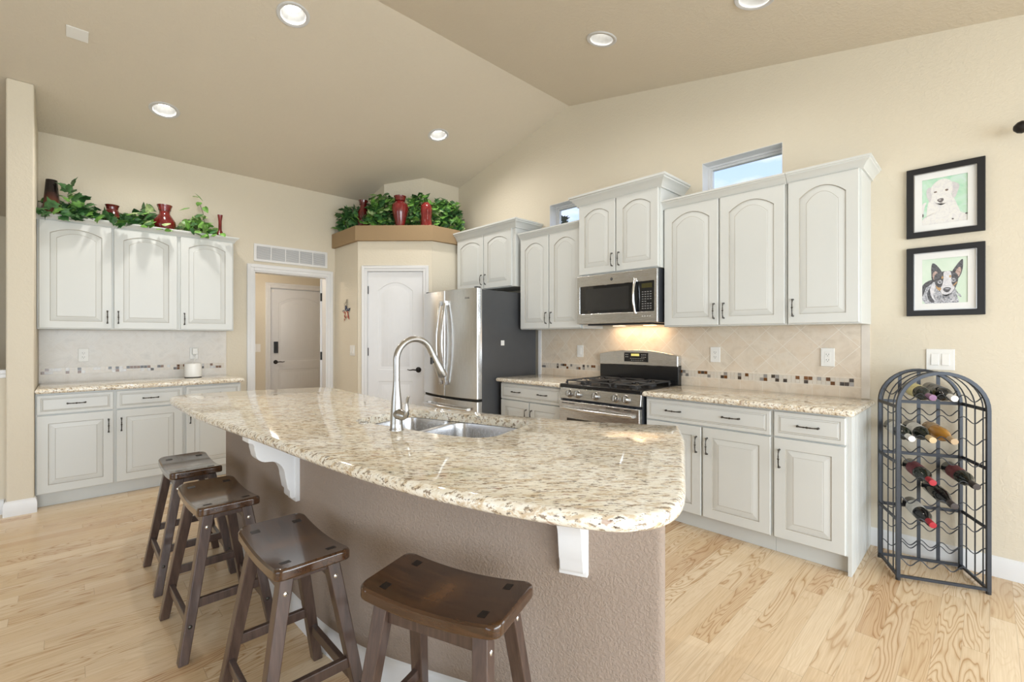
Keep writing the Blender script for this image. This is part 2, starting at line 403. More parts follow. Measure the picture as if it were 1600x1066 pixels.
# ================================================================ THE ROOM
XL, YF = -4.5, -3.0
b = MB().box(XL-0.3, XW+0.15, YF-0.3, 8.0, -0.1, 0); struct(b.build('floor', M['floor']))
ground = MB().box(-30, 40, -30, 40, -0.5, -0.45); struct(ground.build('ground_outside', plain('lawn', (0.08, 0.13, 0.04, 1), 0.9)))
LAMPS = [(1.136, 3.365), (0.597, 4.834), (2.785, 3.984), (2.746, 1.923), (2.815, 0.93)]
def circ(c, r, n=28): return [(c[0]+r*cos(2*pi*k/n), c[1]+r*sin(2*pi*k/n)) for k in range(n)]
b = MB(); mpz = lambda x, y, z: (x, y, cz(y)+z)
b.fill([(XL-0.15, 2.95), (XW+0.15, 2.95), (XW+0.15, 7.6), (XL-0.15, 7.6)], [circ(l, 0.088) for l in LAMPS if l[1] > 2.95], 0, 0.12, mpz)
b.fill([(XL-0.15, YF-0.15), (XW+0.15, YF-0.15), (XW+0.15, 2.95), (XL-0.15, 2.95)], [circ(l, 0.088) for l in LAMPS if l[1] < 2.95], 0, 0.12, mpz)
struct(b.build('ceiling', M['ceil'], sharp=10))

def rect(a, b_, c, d): return [(a, c), (b_, c), (b_, d), (a, d)]
WY = [(1.02, 1.595), (2.63, 3.21)]; WZ = (2.40, 2.69)
b = MB(); out = [(YF, 0), (YW, 0), (YW, cz(YW)), (2.95, cz(2.95)), (YF, cz(YF))]
b.fill(out, [rect(y0, y1, *WZ) for y0, y1 in WY]+[rect(-2.35, -0.55, 0.3, 2.3)], 0, 0.15, lambda y, z, t: (XW+t, y, z))
struct(b.build('wall_right', M['wall']))
b = MB(); b.fill([(-0.17, 0), (1.475, 0), (1.475, 2.045), (2.29, 2.045), (2.29, 0), (XW, 0), (XW, cz(YW)), (-0.17, cz(YW))], [], 0, 0.115, lambda x, z, t: (x, YW+t, z))
struct(b.build('wall_back', M['wall']))
b = MB(); b.fill(rect(XL, XW, 0, cz(YF)), [rect(-2.4, 2.8, 0.3, 2.3)], 0, 0.15, lambda x, z, t: (x, YF-t, z)); struct(b.build('wall_front', M['wall']))
b = MB(); b.fill([(YF, 0), (7.5, 0), (7.5, cz(7.5)), (2.95, cz(2.95)), (YF, cz(YF))], [rect(-1.0, 3.4, 0.3, 2.4)], 0, 0.15, lambda y, z, t: (XL-t, y, z)); struct(b.build('wall_left', M['wall']))
b = MB(); b.fill([(4.955, 0), (7.5, 0), (7.5, cz(7.5)), (4.955, cz(4.955))], [], -0.314, -0.17, lambda y, z, t: (t, y, z)); struct(b.build('wall_stub', M['wall'], bevel=0.012, seg=3))
b = MB().box(XL, -0.314, 7.5, 7.6, 0, cz(7.5)); struct(b.build('wall_stairwell', M['wall']))
b = MB().box(XL, -0.314, 5.06, 5.18, 0, 1.035); hw = struct(b.build('wall_half', M['wall']))
b = MB().box(XL, -0.316, 5.035, 5.205, 1.035, 1.065).mat(0).box(XL, -0.316, 5.045, 5.195, 1.005, 1.035); struct(b.build('trim_0', M['trim'], bevel=0.003))
# outer window frames of the openings behind the camera (they let the daylight in)
def wframe(name, plane, a0, a1, z0, z1, n, at):
    b = MB(); t = 0.05
    def B(p, q, r, s_):
        if plane == 'y': b.box(p, q, at-0.03, at+0.03, r, s_)
        else: b.box(at-0.03, at+0.03, p, q, r, s_)
    B(a0, a1, z0, z0+t); B(a0, a1, z1-t, z1)
    for k in range(n+1):
        c = a0+(a1-a0)*k/n; B(max(a0, c-t/2), min(a1, c+t/2), z0+t, z1-t)
    return struct(b.build(name, M['trim']))
wframe('window_3', 'y', -2.4, 2.8, 0.3, 2.3, 4, YF-0.08)
wframe('window_4', 'x', -1.0, 3.4, 0.3, 2.4, 3, XL-0.08)
wframe('window_5', 'x', -2.35, -0.55, 0.3, 2.3, 2, XW+0.08)
# clerestory windows over the cabinets
for i, (y0, y1) in enumerate(WY):
    b = MB(); z0, z1 = WZ; x0, x1 = XW+0.10, XW+0.15
    for t, xa, xb in ((0.018, x0, x1), (0.034, x0+0.015, x1)):
        b.box(xa, xb, y0, y1, z0, z0+t).box(xa, xb, y0, y1, z1-t, z1).box(xa, xb, y0, y0+t, z0+t, z1-t).box(xa, xb, y1-t, y1, z0+t, z1-t)
    w = struct(b.build('window_%d' % (i+1), M['trim'], bevel=0.002))
    # white painted reveal
    r = MB(); e = 0.004
    r.box(XW+0.001, x0, y0, y1, z1-e, z1).box(XW+0.001, x0, y0, y1, z0, z0+e).box(XW+0.001, x0, y0, y0+e, z0+e, z1-e).box(XW+0.001, x0, y1-e, y1, z0+e, z1-e)
    r.build('window_reveal', M['trim'], w)
    MB().box(x0+0.03, x0+0.034, y0+0.03, y1-0.03, z0+0.03, z1-0.03).build('window_pane', M['pane'], w)

# ---- pantry corner
b = MB()
b.box(2.38, 2.48, 4.99, YW, 0, 2.396); b.box(2.976, XW, 4.383, 4.483, 0, 2.396)
struct(b.build('wall_pantry_side', M['wall']))
R45 = -pi/4; PA = (2.38, 4.98)
b = MB(); Lp = 0.8443
b.fill([(0, 0), (0.102, 0), (0.102, 2.062), (0.750, 2.062), (0.750, 0), (Lp, 0), (Lp, 2.396), (0, 2.396)], [], 0, 0.1, lambda x, z, t: (x, t, z))
struct(b.build('wall_pantry', M['wall'], loc=(PA[0], PA[1], 0), rot=(0, 0, R45)))
b = MB(); b.fill([(2.34, YW), (2.34, 4.963), (2.96, 4.343), (3.345, 4.343), (3.36, 4.36), (3.36, 4.383), (XW, 4.383), (XW, YW)], [], 2.395, 2.568)
struct(b.build('trim_1', M['tan'], bevel=0.018, seg=4))
b = MB(); ch = [(3.115, 4.765), (XW, 4.765), (XW, YW), (2.775, YW), (2.775, 5.105)]
b.loops([[(x, y, 2.568) for x, y in ch], [(x, y, cz(y)+0.01) for x, y in ch]]); struct(b.build('wall_chase', M['wall'], bevel=0.006))

# ---- hall behind the doorway
b = MB(); y0 = YW+0.115
b.box(1.20, 1.30, y0, 7.7, 0, 2.44).box(3.35, 3.45, y0, 7.7, 0, 2.44)
b.fill([(1.3, 0), (2.225, 0), (2.225, 2.075), (3.14, 2.075), (3.14, 0), (3.35, 0), (3.35, 2.44), (1.3, 2.44)], [], 0, 0.1, lambda x, z, t: (x, 7.6+t, z))
struct(b.build('wall_hall', M['wall']))
hallc = struct(MB().box(1.3, 3.35, y0, 7.7, 2.44, 2.5).build('ceiling_hall', M['ceil']))

# ---- door casings
def casing(b, x0, x1, zt, w=0.07, d=0.018):
    for ww, dd, ii in ((w, d*0.6, 0.0), (w*0.45, d, w*0.5)):
        b.box(x0-ii-ww, x0-ii, -dd, 0, 0, zt+ii+ww).box(x1+ii, x1+ii+ww, -dd, 0, 0, zt+ii+ww).box(x0-ii, x1+ii, -dd, 0, zt+ii, zt+ii+ww)
b = MB(); casing(b, 1.480, 2.285, 2.04); b.box(1.475, 1.495, 0, 0.115, 0, 2.04).box(2.27, 2.29, 0, 0.115, 0, 2.04).box(1.495, 2.27, 0, 0.115, 2.025, 2.045)
struct(b.build('trim_2', M['trim'], loc=(0, YW, 0), bevel=0.003))
b = MB(); casing(b, 0.107, 0.745, 2.056, 0.062); b.box(0.102, 0.112, 0, 0.1, 0, 2.062).box(0.74, 0.75, 0, 0.1, 0, 2.062).box(0.112, 0.74, 0, 0.1, 2.052, 2.062)
struct(b.build('trim_3', M['trim'], loc=(PA[0], PA[1], 0), rot=(0, 0, R45), bevel=0.003))
b = MB(); casing(b, 2.235, 3.13, 2.07, 0.07); b.box(2.225, 2.24, 0, 0.1, 0, 2.07).box(3.125, 3.14, 0, 0.1, 0, 2.07).box(2.24, 3.125, 0, 0.1, 2.06, 2.075)
struct(b.build('trim_4', M['trim'], loc=(0, 7.6, 0), bevel=0.003))

# ---- baseboards
BP = [(0, 0), (0.015, 0), (0.015, 0.078), (0.012, 0.086), (0.012, 0.094), (0.006, 0.106), (0, 0.11)]
def baseb(name, path): struct(MB().sweep(path, BP).build(name, M['trim']))
baseb('baseboard_right', [(XW, 0.52), (XW, YF)])
baseb('baseboard_stub', [(-0.314, 5.045), (-0.314, 4.955), (-0.17, 4.955), (-0.17, 5.01)])
baseb('baseboard_half_wall', [(XL, 5.06), (-0.33, 5.06)])
baseb('baseboard_hall', [(1.3, 7.6), (2.165, 7.6)])
baseb('baseboard_back', [(1.245, YW), (1.405, YW)])
baseb('baseboard_pantry', [(2.38, YW), (2.38, 4.98), (2.405, 4.955)])

# ================================================================ raised panels
def outline(x0, x1, z0, z1, rise, n=14):
    P = [(x0, z0), (x1, z0)]
    for k in range(n+1):
        s = k/n; x = x1+(x0-x1)*s
        z = z1-rise*(2*s-1)**2 if rise else z1
        P.append((x, z))
    return P
def panel_front(b, x0, x1, z0, z1, y, t, stile, top=None, rise=0.0, bot=None, gl=1, ins=(0.006, 0.010, 0.042), dep=0.007, flat=False):
    """door slab whose back is at y and front at y-t, with a raised (arched) panel; material 1 is the glaze in the groove"""
    n = 14; top = top or stile; bot = bot or stile
    def L(i, yy, r=False):
        if r is False: o = outline(x0+i, x1-i, z0+i, z1-i, 0, n)
        else: o = outline(x0+stile+i, x1-stile-i, z0+bot+i, z1-top-i, rise, n)
        return [(p[0], yy, p[1]) for p in o]
    f = y-t
    b.mat(0).loops([L(0, y), L(0, f+0.003), L(0.003, f), L(0, f, 1)], True, False)
    b.mat(gl).loops([L(0, f, 1), L(ins[0]*0.5, f+dep, 1)], False, False)
    b.mat(0).loops([L(ins[0]*0.5, f+dep, 1), L(ins[1], f+dep*0.75, 1)], False, False)
    if flat: b.loops([L(ins[1], f+dep*0.75, 1), L(ins[1]+0.001, f+dep*0.75, 1)], False, True)
    else:
        b.loops([L(ins[1], f+dep*0.75, 1), L(ins[2]-0.004, f+0.001, 1)], False, False)
        b.mat(gl).loops([L(ins[2]-0.004, f+0.001, 1), L(ins[2]-0.0025, f+0.0022, 1)], False, False)
        b.mat(0).loops([L(ins[2]-0.0025, f+0.0022, 1), L(ins[2], f+0.0005, 1)], False, True)
    b.mat(0); return b

# pull handle mesh, upright, standing out towards -y
def pull_mesh():
    b = MB(); h = 0.052
    P = []; R = []
    for k in range(21):
        s = -1+2*k/20; P.append((0, -0.024+0.012*abs(s)**5+0.0, s*h*0.96)); a = abs(s)
        R.append(0.0032+0.0032*math.exp(-(s/0.10)**2)+0.0022*math.exp(-((a-0.34)/0.05)**2)+0.0012*math.exp(-((a-0.85)/0.08)**2))
    b.tube(P, R, 10)
    for sg in (-1, 1):
        b.tube([(0, -0.014, sg*h*0.97), (0, -0.006, sg*h*0.99), (0, 0.0, sg*h)], [0.0046, 0.0036, 0.0062], 10)
        b.lathe([(0.0, -0.0055), (0.0058, -0.004), (0.0062, 0.0), (0.0058, 0.004), (0, 0.0055)], (0, -0.014, sg*h*0.97), 10, 'z', False)
    o = b.build('pull_handle', M['pewter']); me = o.data; bpy.data.objects.remove(o); return me
PULL = pull_mesh()
def pull(parent, x, y, z, horiz=False, name='pull_handle'):
    o = bpy.data.objects.new(name, PULL); COL.objects.link(o); o.parent = parent; o.location = (x, y, z)
    o.rotation_euler = (0, pi/2 if horiz else 0, 0); return o
WM = None
def cab_mats(): return [M['white'], M['glaze']]
CROWN = [(0, 0), (0.012, 0), (0.014, 0.012), (0.020, 0.018), (0.026, 0.030), (0.040, 0.046), (0.050, 0.052), (0.052, 0.060), (0.060, 0.064), (0.060, 0.078), (0, 0.078)]
def crown(root, w, d, z, sc=1.0, left=True, right=True, zs=None, front=0.0):
    p = [(o*sc, z+h*(zs or sc)) for o, h in CROWN]; path = []
    if left: path.append((0, d))
    path += [(0, front), (w, front)]
    if right: path.append((w, d))
    o = MB().sweep(path, p).build('crown_moulding', M['white'], root); return o
def side_reveal(b, w, d, z0, z1, e=0.003): pass
def upper(name, label, loc, rz, w, d, z0, z1, doors, group=None, rise=0.06, crown_kw=None, stile=0.062, arch_top=None, ff=0.008):
    """doors: list of (x0, x1, handle side 'l'/'r')"""
    t = thing(name, label, 'cabinet', (loc[0], loc[1], z0), rz, group); h = z1-z0
    b = MB(); b.box(0, w, 0, d, 0, h); b.build('cabinet_body', M['white'], t, bevel=0.002)
    for x0, x1, hs in doors:
        b = MB(); panel_front(b, x0, x1, ff, h-ff, 0, 0.02, stile, top=0.055, rise=rise, bot=0.058)
        o = b.build('door', cab_mats(), t, sharp=7)
        hx = x0+0.028 if hs == 'l' else x1-0.028
        pull(o, hx, -0.02, 0.055+0.052)
    if crown_kw: crown(t, w, d, h-0.012, **crown_kw)
    return t
# group name for real look-alikes is left out: every cabinet has a label of its own
DU = 0.31
# left (back wall) upper cabinets
upper('wall_cabinet', 'white two-door wall cabinet with arched panels, in the far left corner beside the wall end', (-0.168, YW-DU), 0, 0.928, DU, 1.372, 2.262, [(0.012, 0.452, 'r'), (0.468, 0.915, 'l')], rise=0.045, crown_kw=dict(right=False, sc=0.72))
upper('wall_cabinet', 'white single-door wall cabinet with arched panel, nearest to the doorway', (0.760, YW-DU), 0, 0.452, DU, 1.372, 2.262, [(0.014, 0.44, 'l')], rise=0.045, crown_kw=dict(left=False, sc=0.72))
# stove wall upper cabinets, origin = left front corner seen from the room
X12 = XW-DU
upper('wall_cabinet', 'white single-door wall cabinet at the right end, beside the two dog pictures', (X12, 0.905), RW, 0.385, DU, 1.385, 2.30, [(0.008, 0.375, 'l')], crown_kw=dict(left=False, sc=0.85))
upper('wall_cabinet', 'white two-door wall cabinet right of the microwave, under the larger sky window', (X12, 1.757), RW, 0.85, DU, 1.385, 2.30, [(0.010, 0.419, 'r'), (0.431, 0.84, 'l')], crown_kw=dict(right=False, sc=0.85))
upper('wall_cabinet', 'white two-door wall cabinet between the refrigerator and the microwave', (X12, 3.325), RW, 0.783, DU, 1.385, 2.30, [(0.010, 0.387, 'r'), (0.397, 0.774, 'l')], crown_kw=dict(sc=0.85, left=False, right=False))
upper('wall_cabinet', 'raised white two-door wall cabinet directly above the microwave, with a tall crown', (XW-0.365, 2.541), RW, 0.783, 0.365, 1.845, 2.47, [(0.012, 0.386, 'r'), (0.396, 0.771, 'l')], rise=0.05, crown_kw=dict(sc=1.15))
upper('wall_cabinet', 'raised white two-door wall cabinet above the refrigerator', (XW-0.345, 4.335), RW, 0.965, 0.345, 1.83, 2.44, [(0.012, 0.478, 'r'), (0.488, 0.92, 'l')], rise=0.05, crown_kw=dict(sc=1.1))

# ---- base cabinets
HB = 0.874
def base(name, label, loc, rz, w, d, drawers, doors, endpanel=None):
    t = thing(name, label, 'cabinet', loc, rz)
    b = MB(); b.box(0, w, 0, d, 0.105, HB); b.box(0.0, w, 0.05, d, 0, 0.105)
    b.build('cabinet_body', M['white'], t, bevel=0.0015)
    for x0, x1, hs in drawers:
        b = MB(); panel_front(b, x0, x1, 0.715, 0.862, 0, 0.02, 0.022, ins=(0.004, 0.007, 0.014), dep=0.004)
        o = b.build('drawer', cab_mats(), t, sharp=7)
        for f in hs: pull(o, x0+(x1-x0)*f, -0.02, 0.79, True)
    for x0, x1, hs in doors:
        b = MB(); panel_front(b, x0, x1, 0.112, 0.705, 0, 0.02, 0.062)
        o = b.build('door', cab_mats(), t, sharp=7)
        pull(o, x0+0.03 if hs == 'l' else x1-0.03, -0.02, 0.705-0.12)
    return t
DB = 0.585
base('base_cabinet', 'white base cabinet with two drawers and two doors, in the far left corner', (-0.168, YW-DB, 0), 0, 0.928, DB-0.002, [(0.008, 0.448, [0.5]), (0.468, 0.915, [0.5])], [(0.008, 0.448, 'r'), (0.468, 0.915, 'l')])
base('base_cabinet', 'white one-door base cabinet behind the far tip of the island, nearest the doorway', (0.760, YW-DB, 0), 0, 0.452, DB-0.002, [(0.014, 0.44, [0.5])], [(0.014, 0.44, 'l')])
base('base_cabinet', 'white base cabinet between the refrigerator and the range, one wide drawer over two doors', (XW-DB, 3.318, 0), RW, 0.775, DB-0.002, [(0.010, 0.766, [0.28, 0.72])], [(0.010, 0.383, 'r'), (0.393, 0.766, 'l')])
base('base_cabinet', 'white base cabinet right of the range, one wide drawer with two pulls over two doors', (XW-DB, 1.752, 0), RW, 0.845, DB-0.002, [(0.012, 0.835, [0.25, 0.72])], [(0.012, 0.412, 'r'), (0.424, 0.835, 'l')])
t = base('base_cabinet', 'white one-door base cabinet at the right end, beside the wine rack', (XW-DB, 0.906, 0), RW, 0.368, DB-0.002, [(0.008, 0.36, [0.5])], [(0.008, 0.36, 'l')])
b = MB(); b.box(0.3685, 0.386, 0, DB-0.002, 0, HB)
for k in range(1, 7): b.box(0.386, 0.3875, 0.085*k-0.035, 0.085*k+0.035, 0.02, HB-0.01)
b.build('end_panel', M['white'], t, bevel=0.001)

# ---- perimeter worktops
def worktop(name, label, poly, hole=None, zt=0.914, th=0.04, path=None):
    r = th/2; b = MB(); n = len(poly)
    return b
def slab(b, poly, holes, zt=0.914, th=0.038, r=0.016):
    """slab with rounded outer edge"""
    n = len(poly); P = [Vector(p) for p in poly]; nr = []
    for i in range(n):
        a = (P[i]-P[i-1]).normalized(); c = (P[(i+1) % n]-P[i]).normalized()
        m = (Vector((a.y, -a.x))+Vector((c.y, -c.x))).normalized(); k = 1/max(0.5, m.dot(Vector((a.y, -a.x)))); nr.append(m*k)
    def off(d): return [(P[i].x-nr[i].x*d, P[i].y-nr[i].y*d) for i in range(n)]
    L = []
    for k in range(9):
        a = -pi/2+pi*k/8; L.append([(x, y, zt-th/2+th/2*sin(a)) for x, y in off(r*(1-cos(a)))])
    b.loops(L, False, False)
    o = len(b.v); inner = off(r)
    tmp = MB(); tmp.fill(inner, holes, zt-th, zt)
    # drop outer side strip of the filler (covered by the rounded edge)
    ns = len(inner); hs = sum(len(h) for h in holes); tot = len(tmp.f); keep = tmp.f[:tot-(ns+hs)]+tmp.f[tot-hs:] if hs else tmp.f[:tot-ns]
    b.add(tmp.v, keep); return b
def rounded(poly, rad):
    out = []; n = len(poly)
    for i, p in enumerate(poly):
        r = rad.get(i, 0); p = Vector(p)
        if not r: out.append(tuple(p)); continue
        a = (Vector(poly[i-1])-p).normalized(); c = (Vector(poly[(i+1) % n])-p).normalized()
        for k in range(7):
            s = k/6; q = (p+a*r)*(1-s)**2+p*2*s*(1-s)+(p+c*r)*s*s; out.append(tuple(q))
    return out
xf = XW-0.645; g = 0.001
P = rounded([(xf, 0.498), (XW-g, 0.498), (XW-g, 1.752), (xf, 1.752)], {0: 0.03})
tag(slab(MB(), P, []).build('granite_worktop', M['granite']), 'beige granite worktop right of the range, ending beside the wine rack', 'worktop')
P = [(xf, 2.536), (XW-g, 2.536), (XW-g, 3.335), (xf, 3.335)]
tag(slab(MB(), P, []).build('granite_worktop', M['granite']), 'short beige granite worktop between the refrigerator and the range', 'worktop')
P = rounded([(-0.168, YW-0.645), (1.235, YW-0.645), (1.235, YW-g), (-0.168, YW-g)], {1: 0.02})
tag(slab(MB(), P, []).build('granite_worktop', M['granite']), 'pale granite worktop on the far left base cabinets, under the ivy-topped wall cabinets', 'worktop')

# ---- tiled backsplashes with a mosaic strip
def splash(label, loc, rz, w, h, border, seed, density, mats, gap=None):
    t = thing('tile_backsplash', label, 'backsplash', loc, rz)
    MB().box(0, w, -0.008, -0.0005, 0, h).build('tile_field', M['tile'] if border else M['tile_pale'], t)
    if border: MB().box(w-0.045, w, -0.010, -0.0082, 0.0, h).build('tile_border', M['mo_cream'], t, bevel=0.001)
    rd = random.Random(seed); s = 0.0255; n = int((w-(0.09 if border else 0.02))/s); b = MB()
    for r in range(2):
        for k in range(n):
            x0 = 0.01+k*s; z0 = 0.0745+r*s
            q = rd.random(); m = 3
            if q < density: m = rd.choice(mats)
            b.mat(m).box(x0, x0+s-0.0022, -0.0098, -0.0078, z0, z0+s-0.0022)
    b.build('mosaic_strip', [M['mo_brown'], M['mo_dark'], M['mo_metal'], M['mo_cream']], t); return t
splash('cream diagonal tile backsplash with brown mosaic strip, left and right of the range', (XW, 3.318, 0.914), RW, 3.318-0.524, 0.471, True, 3, 0.30, [0, 0, 1, 1, 2])
splash('pale tile backsplash with glass mosaic strip under the far left wall cabinets', (-0.165, YW, 0.914), 0, 1.38, 0.457, False, 8, 0.40, [2, 2, 0, 0, 1])
struct(MB().box(XW-0.02, XW-0.0005, 3.319, 3.355, 0, 1.384).build('trim_5', M['trim']))
# ================================================================ ISLAND
TOP = [(1.955, 0.955), (1.724, 1.351), (1.545, 1.87), (1.475, 2.26), (1.47, 2.62), (1.475, 3.0), (1.50, 3.50)]
def arc(c, r, a0, a1, n=8): return [(c[0]+r*cos(a0+(a1-a0)*k/n), c[1]+r*sin(a0+(a1-a0)*k/n)) for k in range(n+1)]
far = crom([(p[0], p[1], 0) for p in TOP], 4)
endl = crom([(1.49, 3.53, 0), (1.42, 3.66, 0), (1.15, 3.74, 0), (0.85, 3.81, 0), (0.62, 3.84, 0), (0.50, 3.76, 0), (0.468, 3.58, 0)], 6)
near = crom([(0.468, 3.58, 0), (0.475, 2.95, 0), (0.515, 2.44, 0), (0.553, 2.06, 0), (0.580, 1.72, 0), (0.607, 1.44, 0), (0.65, 1.15, 0), (0.705, 0.92, 0), (0.775, 0.715, 0), (0.845, 0.575, 0), (0.91, 0.520, 0), (0.98, 0.500, 0), (1.06, 0.510, 0), (1.16, 0.550, 0), (1.28, 0.608, 0)], 5)
outl = [(p.x, p.y) for p in far]+[(p.x, p.y) for p in endl[1:-1]]+[(p.x, p.y) for p in near]+[(1.70, 0.808)]
def poly_area(P): return sum(P[i-1][0]*P[i][1]-P[i][0]*P[i-1][1] for i in range(len(P)))/2
if poly_area(outl) < 0: outl.reverse()
# sink frame: local x along its long side, local y towards the kitchen
SA = radians(107.0)-pi
SC = (1.255, 1.762)
def sk(x, y): return (SC[0]+x*cos(SA)-y*sin(SA), SC[1]+x*sin(SA)+y*cos(SA))
def rrect(x0, x1, y0, y1, r, n=6):
    P = []
    for cx, cy, a in ((x1-r, y0+r, -pi/2), (x1-r, y1-r, 0), (x0+r, y1-r, pi/2), (x0+r, y0+r, pi)):
        P += [(cx+r*cos(a+pi/2*k/n), cy+r*sin(a+pi/2*k/n)) for k in range(n+1)]
    return P
SL, SW = 0.385, 0.205
def bulge(p):
    x, y = p
    if x > -0.05: y -= 0.032*sin(pi*min(1, max(0, (x+0.05)/(SL+0.06))))**0.7*max(0, min(1, -y/SW+0.0))
    return (x, y)
hole = [sk(*bulge(p)) for p in rrect(-SL, SL, -SW, SW, 0.075, 12)]
hole = [sk(*bulge(p)) for p in [(-SL+0.075+(2*SL-0.15)*k/16, -SW) for k in range(17)]+rrect(-SL, SL, -SW, SW, 0.075, 8)[1:-1]]
b = slab(MB(), outl, [hole], 0.914, 0.04, 0.018)
tag(b.build('granite_island_top', M['granite'], merge=True), 'large curved beige granite worktop of the island, with the sink cut into it', 'worktop')

isl = thing('kitchen_island', 'kitchen island base with textured taupe knee wall and white brackets under the granite', 'island', (0, 0, 0))
P0, P1, P2, P3 = (0.739, 3.41), (0.775, 1.75), (1.269, 0.664), (1.875, 0.985)
oo = [P0]+[(0.764, 2.25)]
for k in range(9):
    s = k/8; a = Vector((0.769, 2.03)); c = Vector((0.90, 1.475)); q = a*(1-s)**2+Vector(P1)*2*s*(1-s)+c*s*s; oo.append(tuple(q))
oo += rounded([(0.9, 1.475), P2, P3], {1: 0.03})[1:-1]
kit = [P3, (1.66, 1.35), (1.485, 1.87), (1.425, 2.26), (1.42, 3.41)]
outer = oo+kit
if poly_area(outer) < 0: outer.reverse()
def offset(P, d):
    n = len(P); R = []
    for i in range(n):
        a = (Vector(P[i])-Vector(P[i-1])); c = (Vector(P[(i+1) % n])-Vector(P[i]))
        a.normalize(); c.normalize(); na = Vector((a.y, -a.x)); nc = Vector((c.y, -c.x)); m = (na+nc).normalized(); k = 1/max(0.5, m.dot(na))
        R.append((P[i][0]-m.x*d*k, P[i][1]-m.y*d*k))
    return R
inn = offset(outer, 0.02)
MB().fill(outer, [inn], 0, 0.8735).build('knee_wall', M['taupe'], isl, sharp=50)
MB().sweep([P0]+oo[1:-6]+[(P2[0]-0.012, P2[1]+0.026)], BP).build('baseboard', M['trim'], isl)
# brackets
CP = [(0, 0), (0.205, 0), (0.205, -0.022), (0.19, -0.030), (0.186, -0.040), (0.186, -0.052)]
for k in range(7): a = pi/2*k/6; CP.append((0.186-0.055+0.055*cos(a)*0.9, -0.075-0.045*sin(a)))
for k in range(1, 8): a = pi/2*k/7; CP.append((0.128-0.068*sin(a), -0.120-0.085*(1-cos(a))))
CP += [(0.056, -0.225), (0.050, -0.262), (0.040, -0.276), (0.040, -0.300), (0.032, -0.312), (0, -0.312)]
CP = [(o, z*0.955) for o, z in CP]
def corbel(x, y, ang):
    b = MB(); w = 0.075
    b.loops([[(-o, yy, z) for o, z in CP] for yy in (0, w)])
    b.box(-0.018, 0.002, -0.008, w+0.008, -0.315, 0.0); b.box(-0.21, -0.0, -0.006, w+0.006, -0.020, 0.0)
    b.build('bracket', M['trim'], isl, bevel=0.002, loc=(x, y, 0.8735), rot=(0, 0, ang))
corbel(0.765, 2.19, radians(1.5))
corbel(1.171, 0.878, radians(24.4))

# ================================================================ SINK
snk = thing('double_sink', 'undermount stainless steel double-bowl sink set in the island top', 'sink', (SC[0], SC[1], 0.874), SA)
b = MB()
def bowl(x0, x1, y0, y1, d, r=0.07):
    L = []
    for i, z in ((0, -0.004), (0.004, -0.03), (0.010, -d+0.05), (0.018, -d+0.02), (0.036, -d+0.004), (0.06, -d)):
        rr0 = max(0.02, r-i*0.3); q = rrect(x0+i, x1-i, y0+i, y1-i, rr0)
        q = [(x0+i+rr0+(x1-x0-2*i-2*rr0)*k/12, y0+i) for k in range(1, 12)]+q
        L.append([(*bulge(p), z) for p in q])
    b.loops(L, False, True)
    return L[0]
m = 0.012; xd = -0.07     # divider a little to the far side: the near bowl is the larger
# local +x points towards ... the larger bowl sits on the range side
l1 = bowl(-SL-0.006+0.002, xd-0.014, -SW-0.004, SW+0.004, 0.17)
l2 = bowl(xd+0.014, SL+0.004, -SW-0.004, SW+0.004, 0.21)
n0 = len(b.v)
b.fill([(p[0], p[1]) for p in rrect(-SL-0.03, SL+0.03, -SW-0.055, SW+0.03, 0.09)], [[(p[0], p[1]) for p in l1], [(p[0], p[1]) for p in l2]], -0.0045, -0.002)
b.build('basin', M['steel_s'], snk, sharp=60)
for cx, dd in (((-SL+xd)/2, 0.17), ((SL+xd)/2, 0.21)):
    MB().lathe([(0.0, 0.0005), (0.02, 0.0005), (0.03, 0.004), (0.045, 0.005), (0.05, 0.001)], (cx, 0, -dd), 20).build('drain', M['chrome'], snk)

# ================================================================ FAUCET
FA = radians(0)
fc = thing('kitchen_faucet', 'tall brushed nickel gooseneck pull-down faucet on the island', 'faucet', (0.998, 1.731, 0.914), FA)
MB().lathe([(0.029, 0), (0.029, 0.004), (0.0265, 0.008), (0.026, 0.03), (0.0245, 0.07), (0.0215, 0.12), (0.0165, 0.165), (0.0145, 0.19), (0.014, 0.205)], n=28).build('faucet_body', M['nickel'], fc)
r_ = 0.09; zc = 0.292; pts = [(0, 0, 0.2), (0, 0, 0.25)]+[(r_-r_*cos(a), 0, zc+r_*sin(a)) for a in [radians(155)*k/18 for k in range(19)]]
MB().tube(pts, 0.0135, 16).build('spout', M['nickel'], fc)
e = Vector(pts[-1]); d = (Vector(pts[-1])-Vector(pts[-2])).normalized()
hb = MB(); hb.tube([e-d*0.002, e+d*0.012], 0.0142, 16); hb.tube([e+d*0.013, e+d*0.03, e+d*0.09, e+d*0.128, e+d*0.135], [0.0140, 0.0150, 0.0195, 0.0215, 0.0190], 16)
sh = hb.build('spray_head', M['nickel'], fc)
MB().tube([e+d*0.1355, e+d*0.137], [0.017, 0.016], 16).build('spray_nozzle', M['slot'], sh)
b = MB(); side = Vector((e.x, 0, e.z))+d*0.04+Vector((-0.016, 0, -0.006)); b.box(side.x-0.003, side.x+0.004, -0.006, 0.006, side.z-0.02, side.z+0.02); b.build('spray_button', M['slot'], sh)
b = MB(); b.tube([(0, 0, 0.068), (0, -0.03, 0.068), (0, -0.036, 0.068), (0, -0.038, 0.068), (0, -0.058, 0.067), (0, -0.070, 0.065)], [0.0225, 0.0225, 0.0225, 0.021, 0.0195, 0.011], 20)
lv = b.build('handle_hub', M['nickel'], fc)
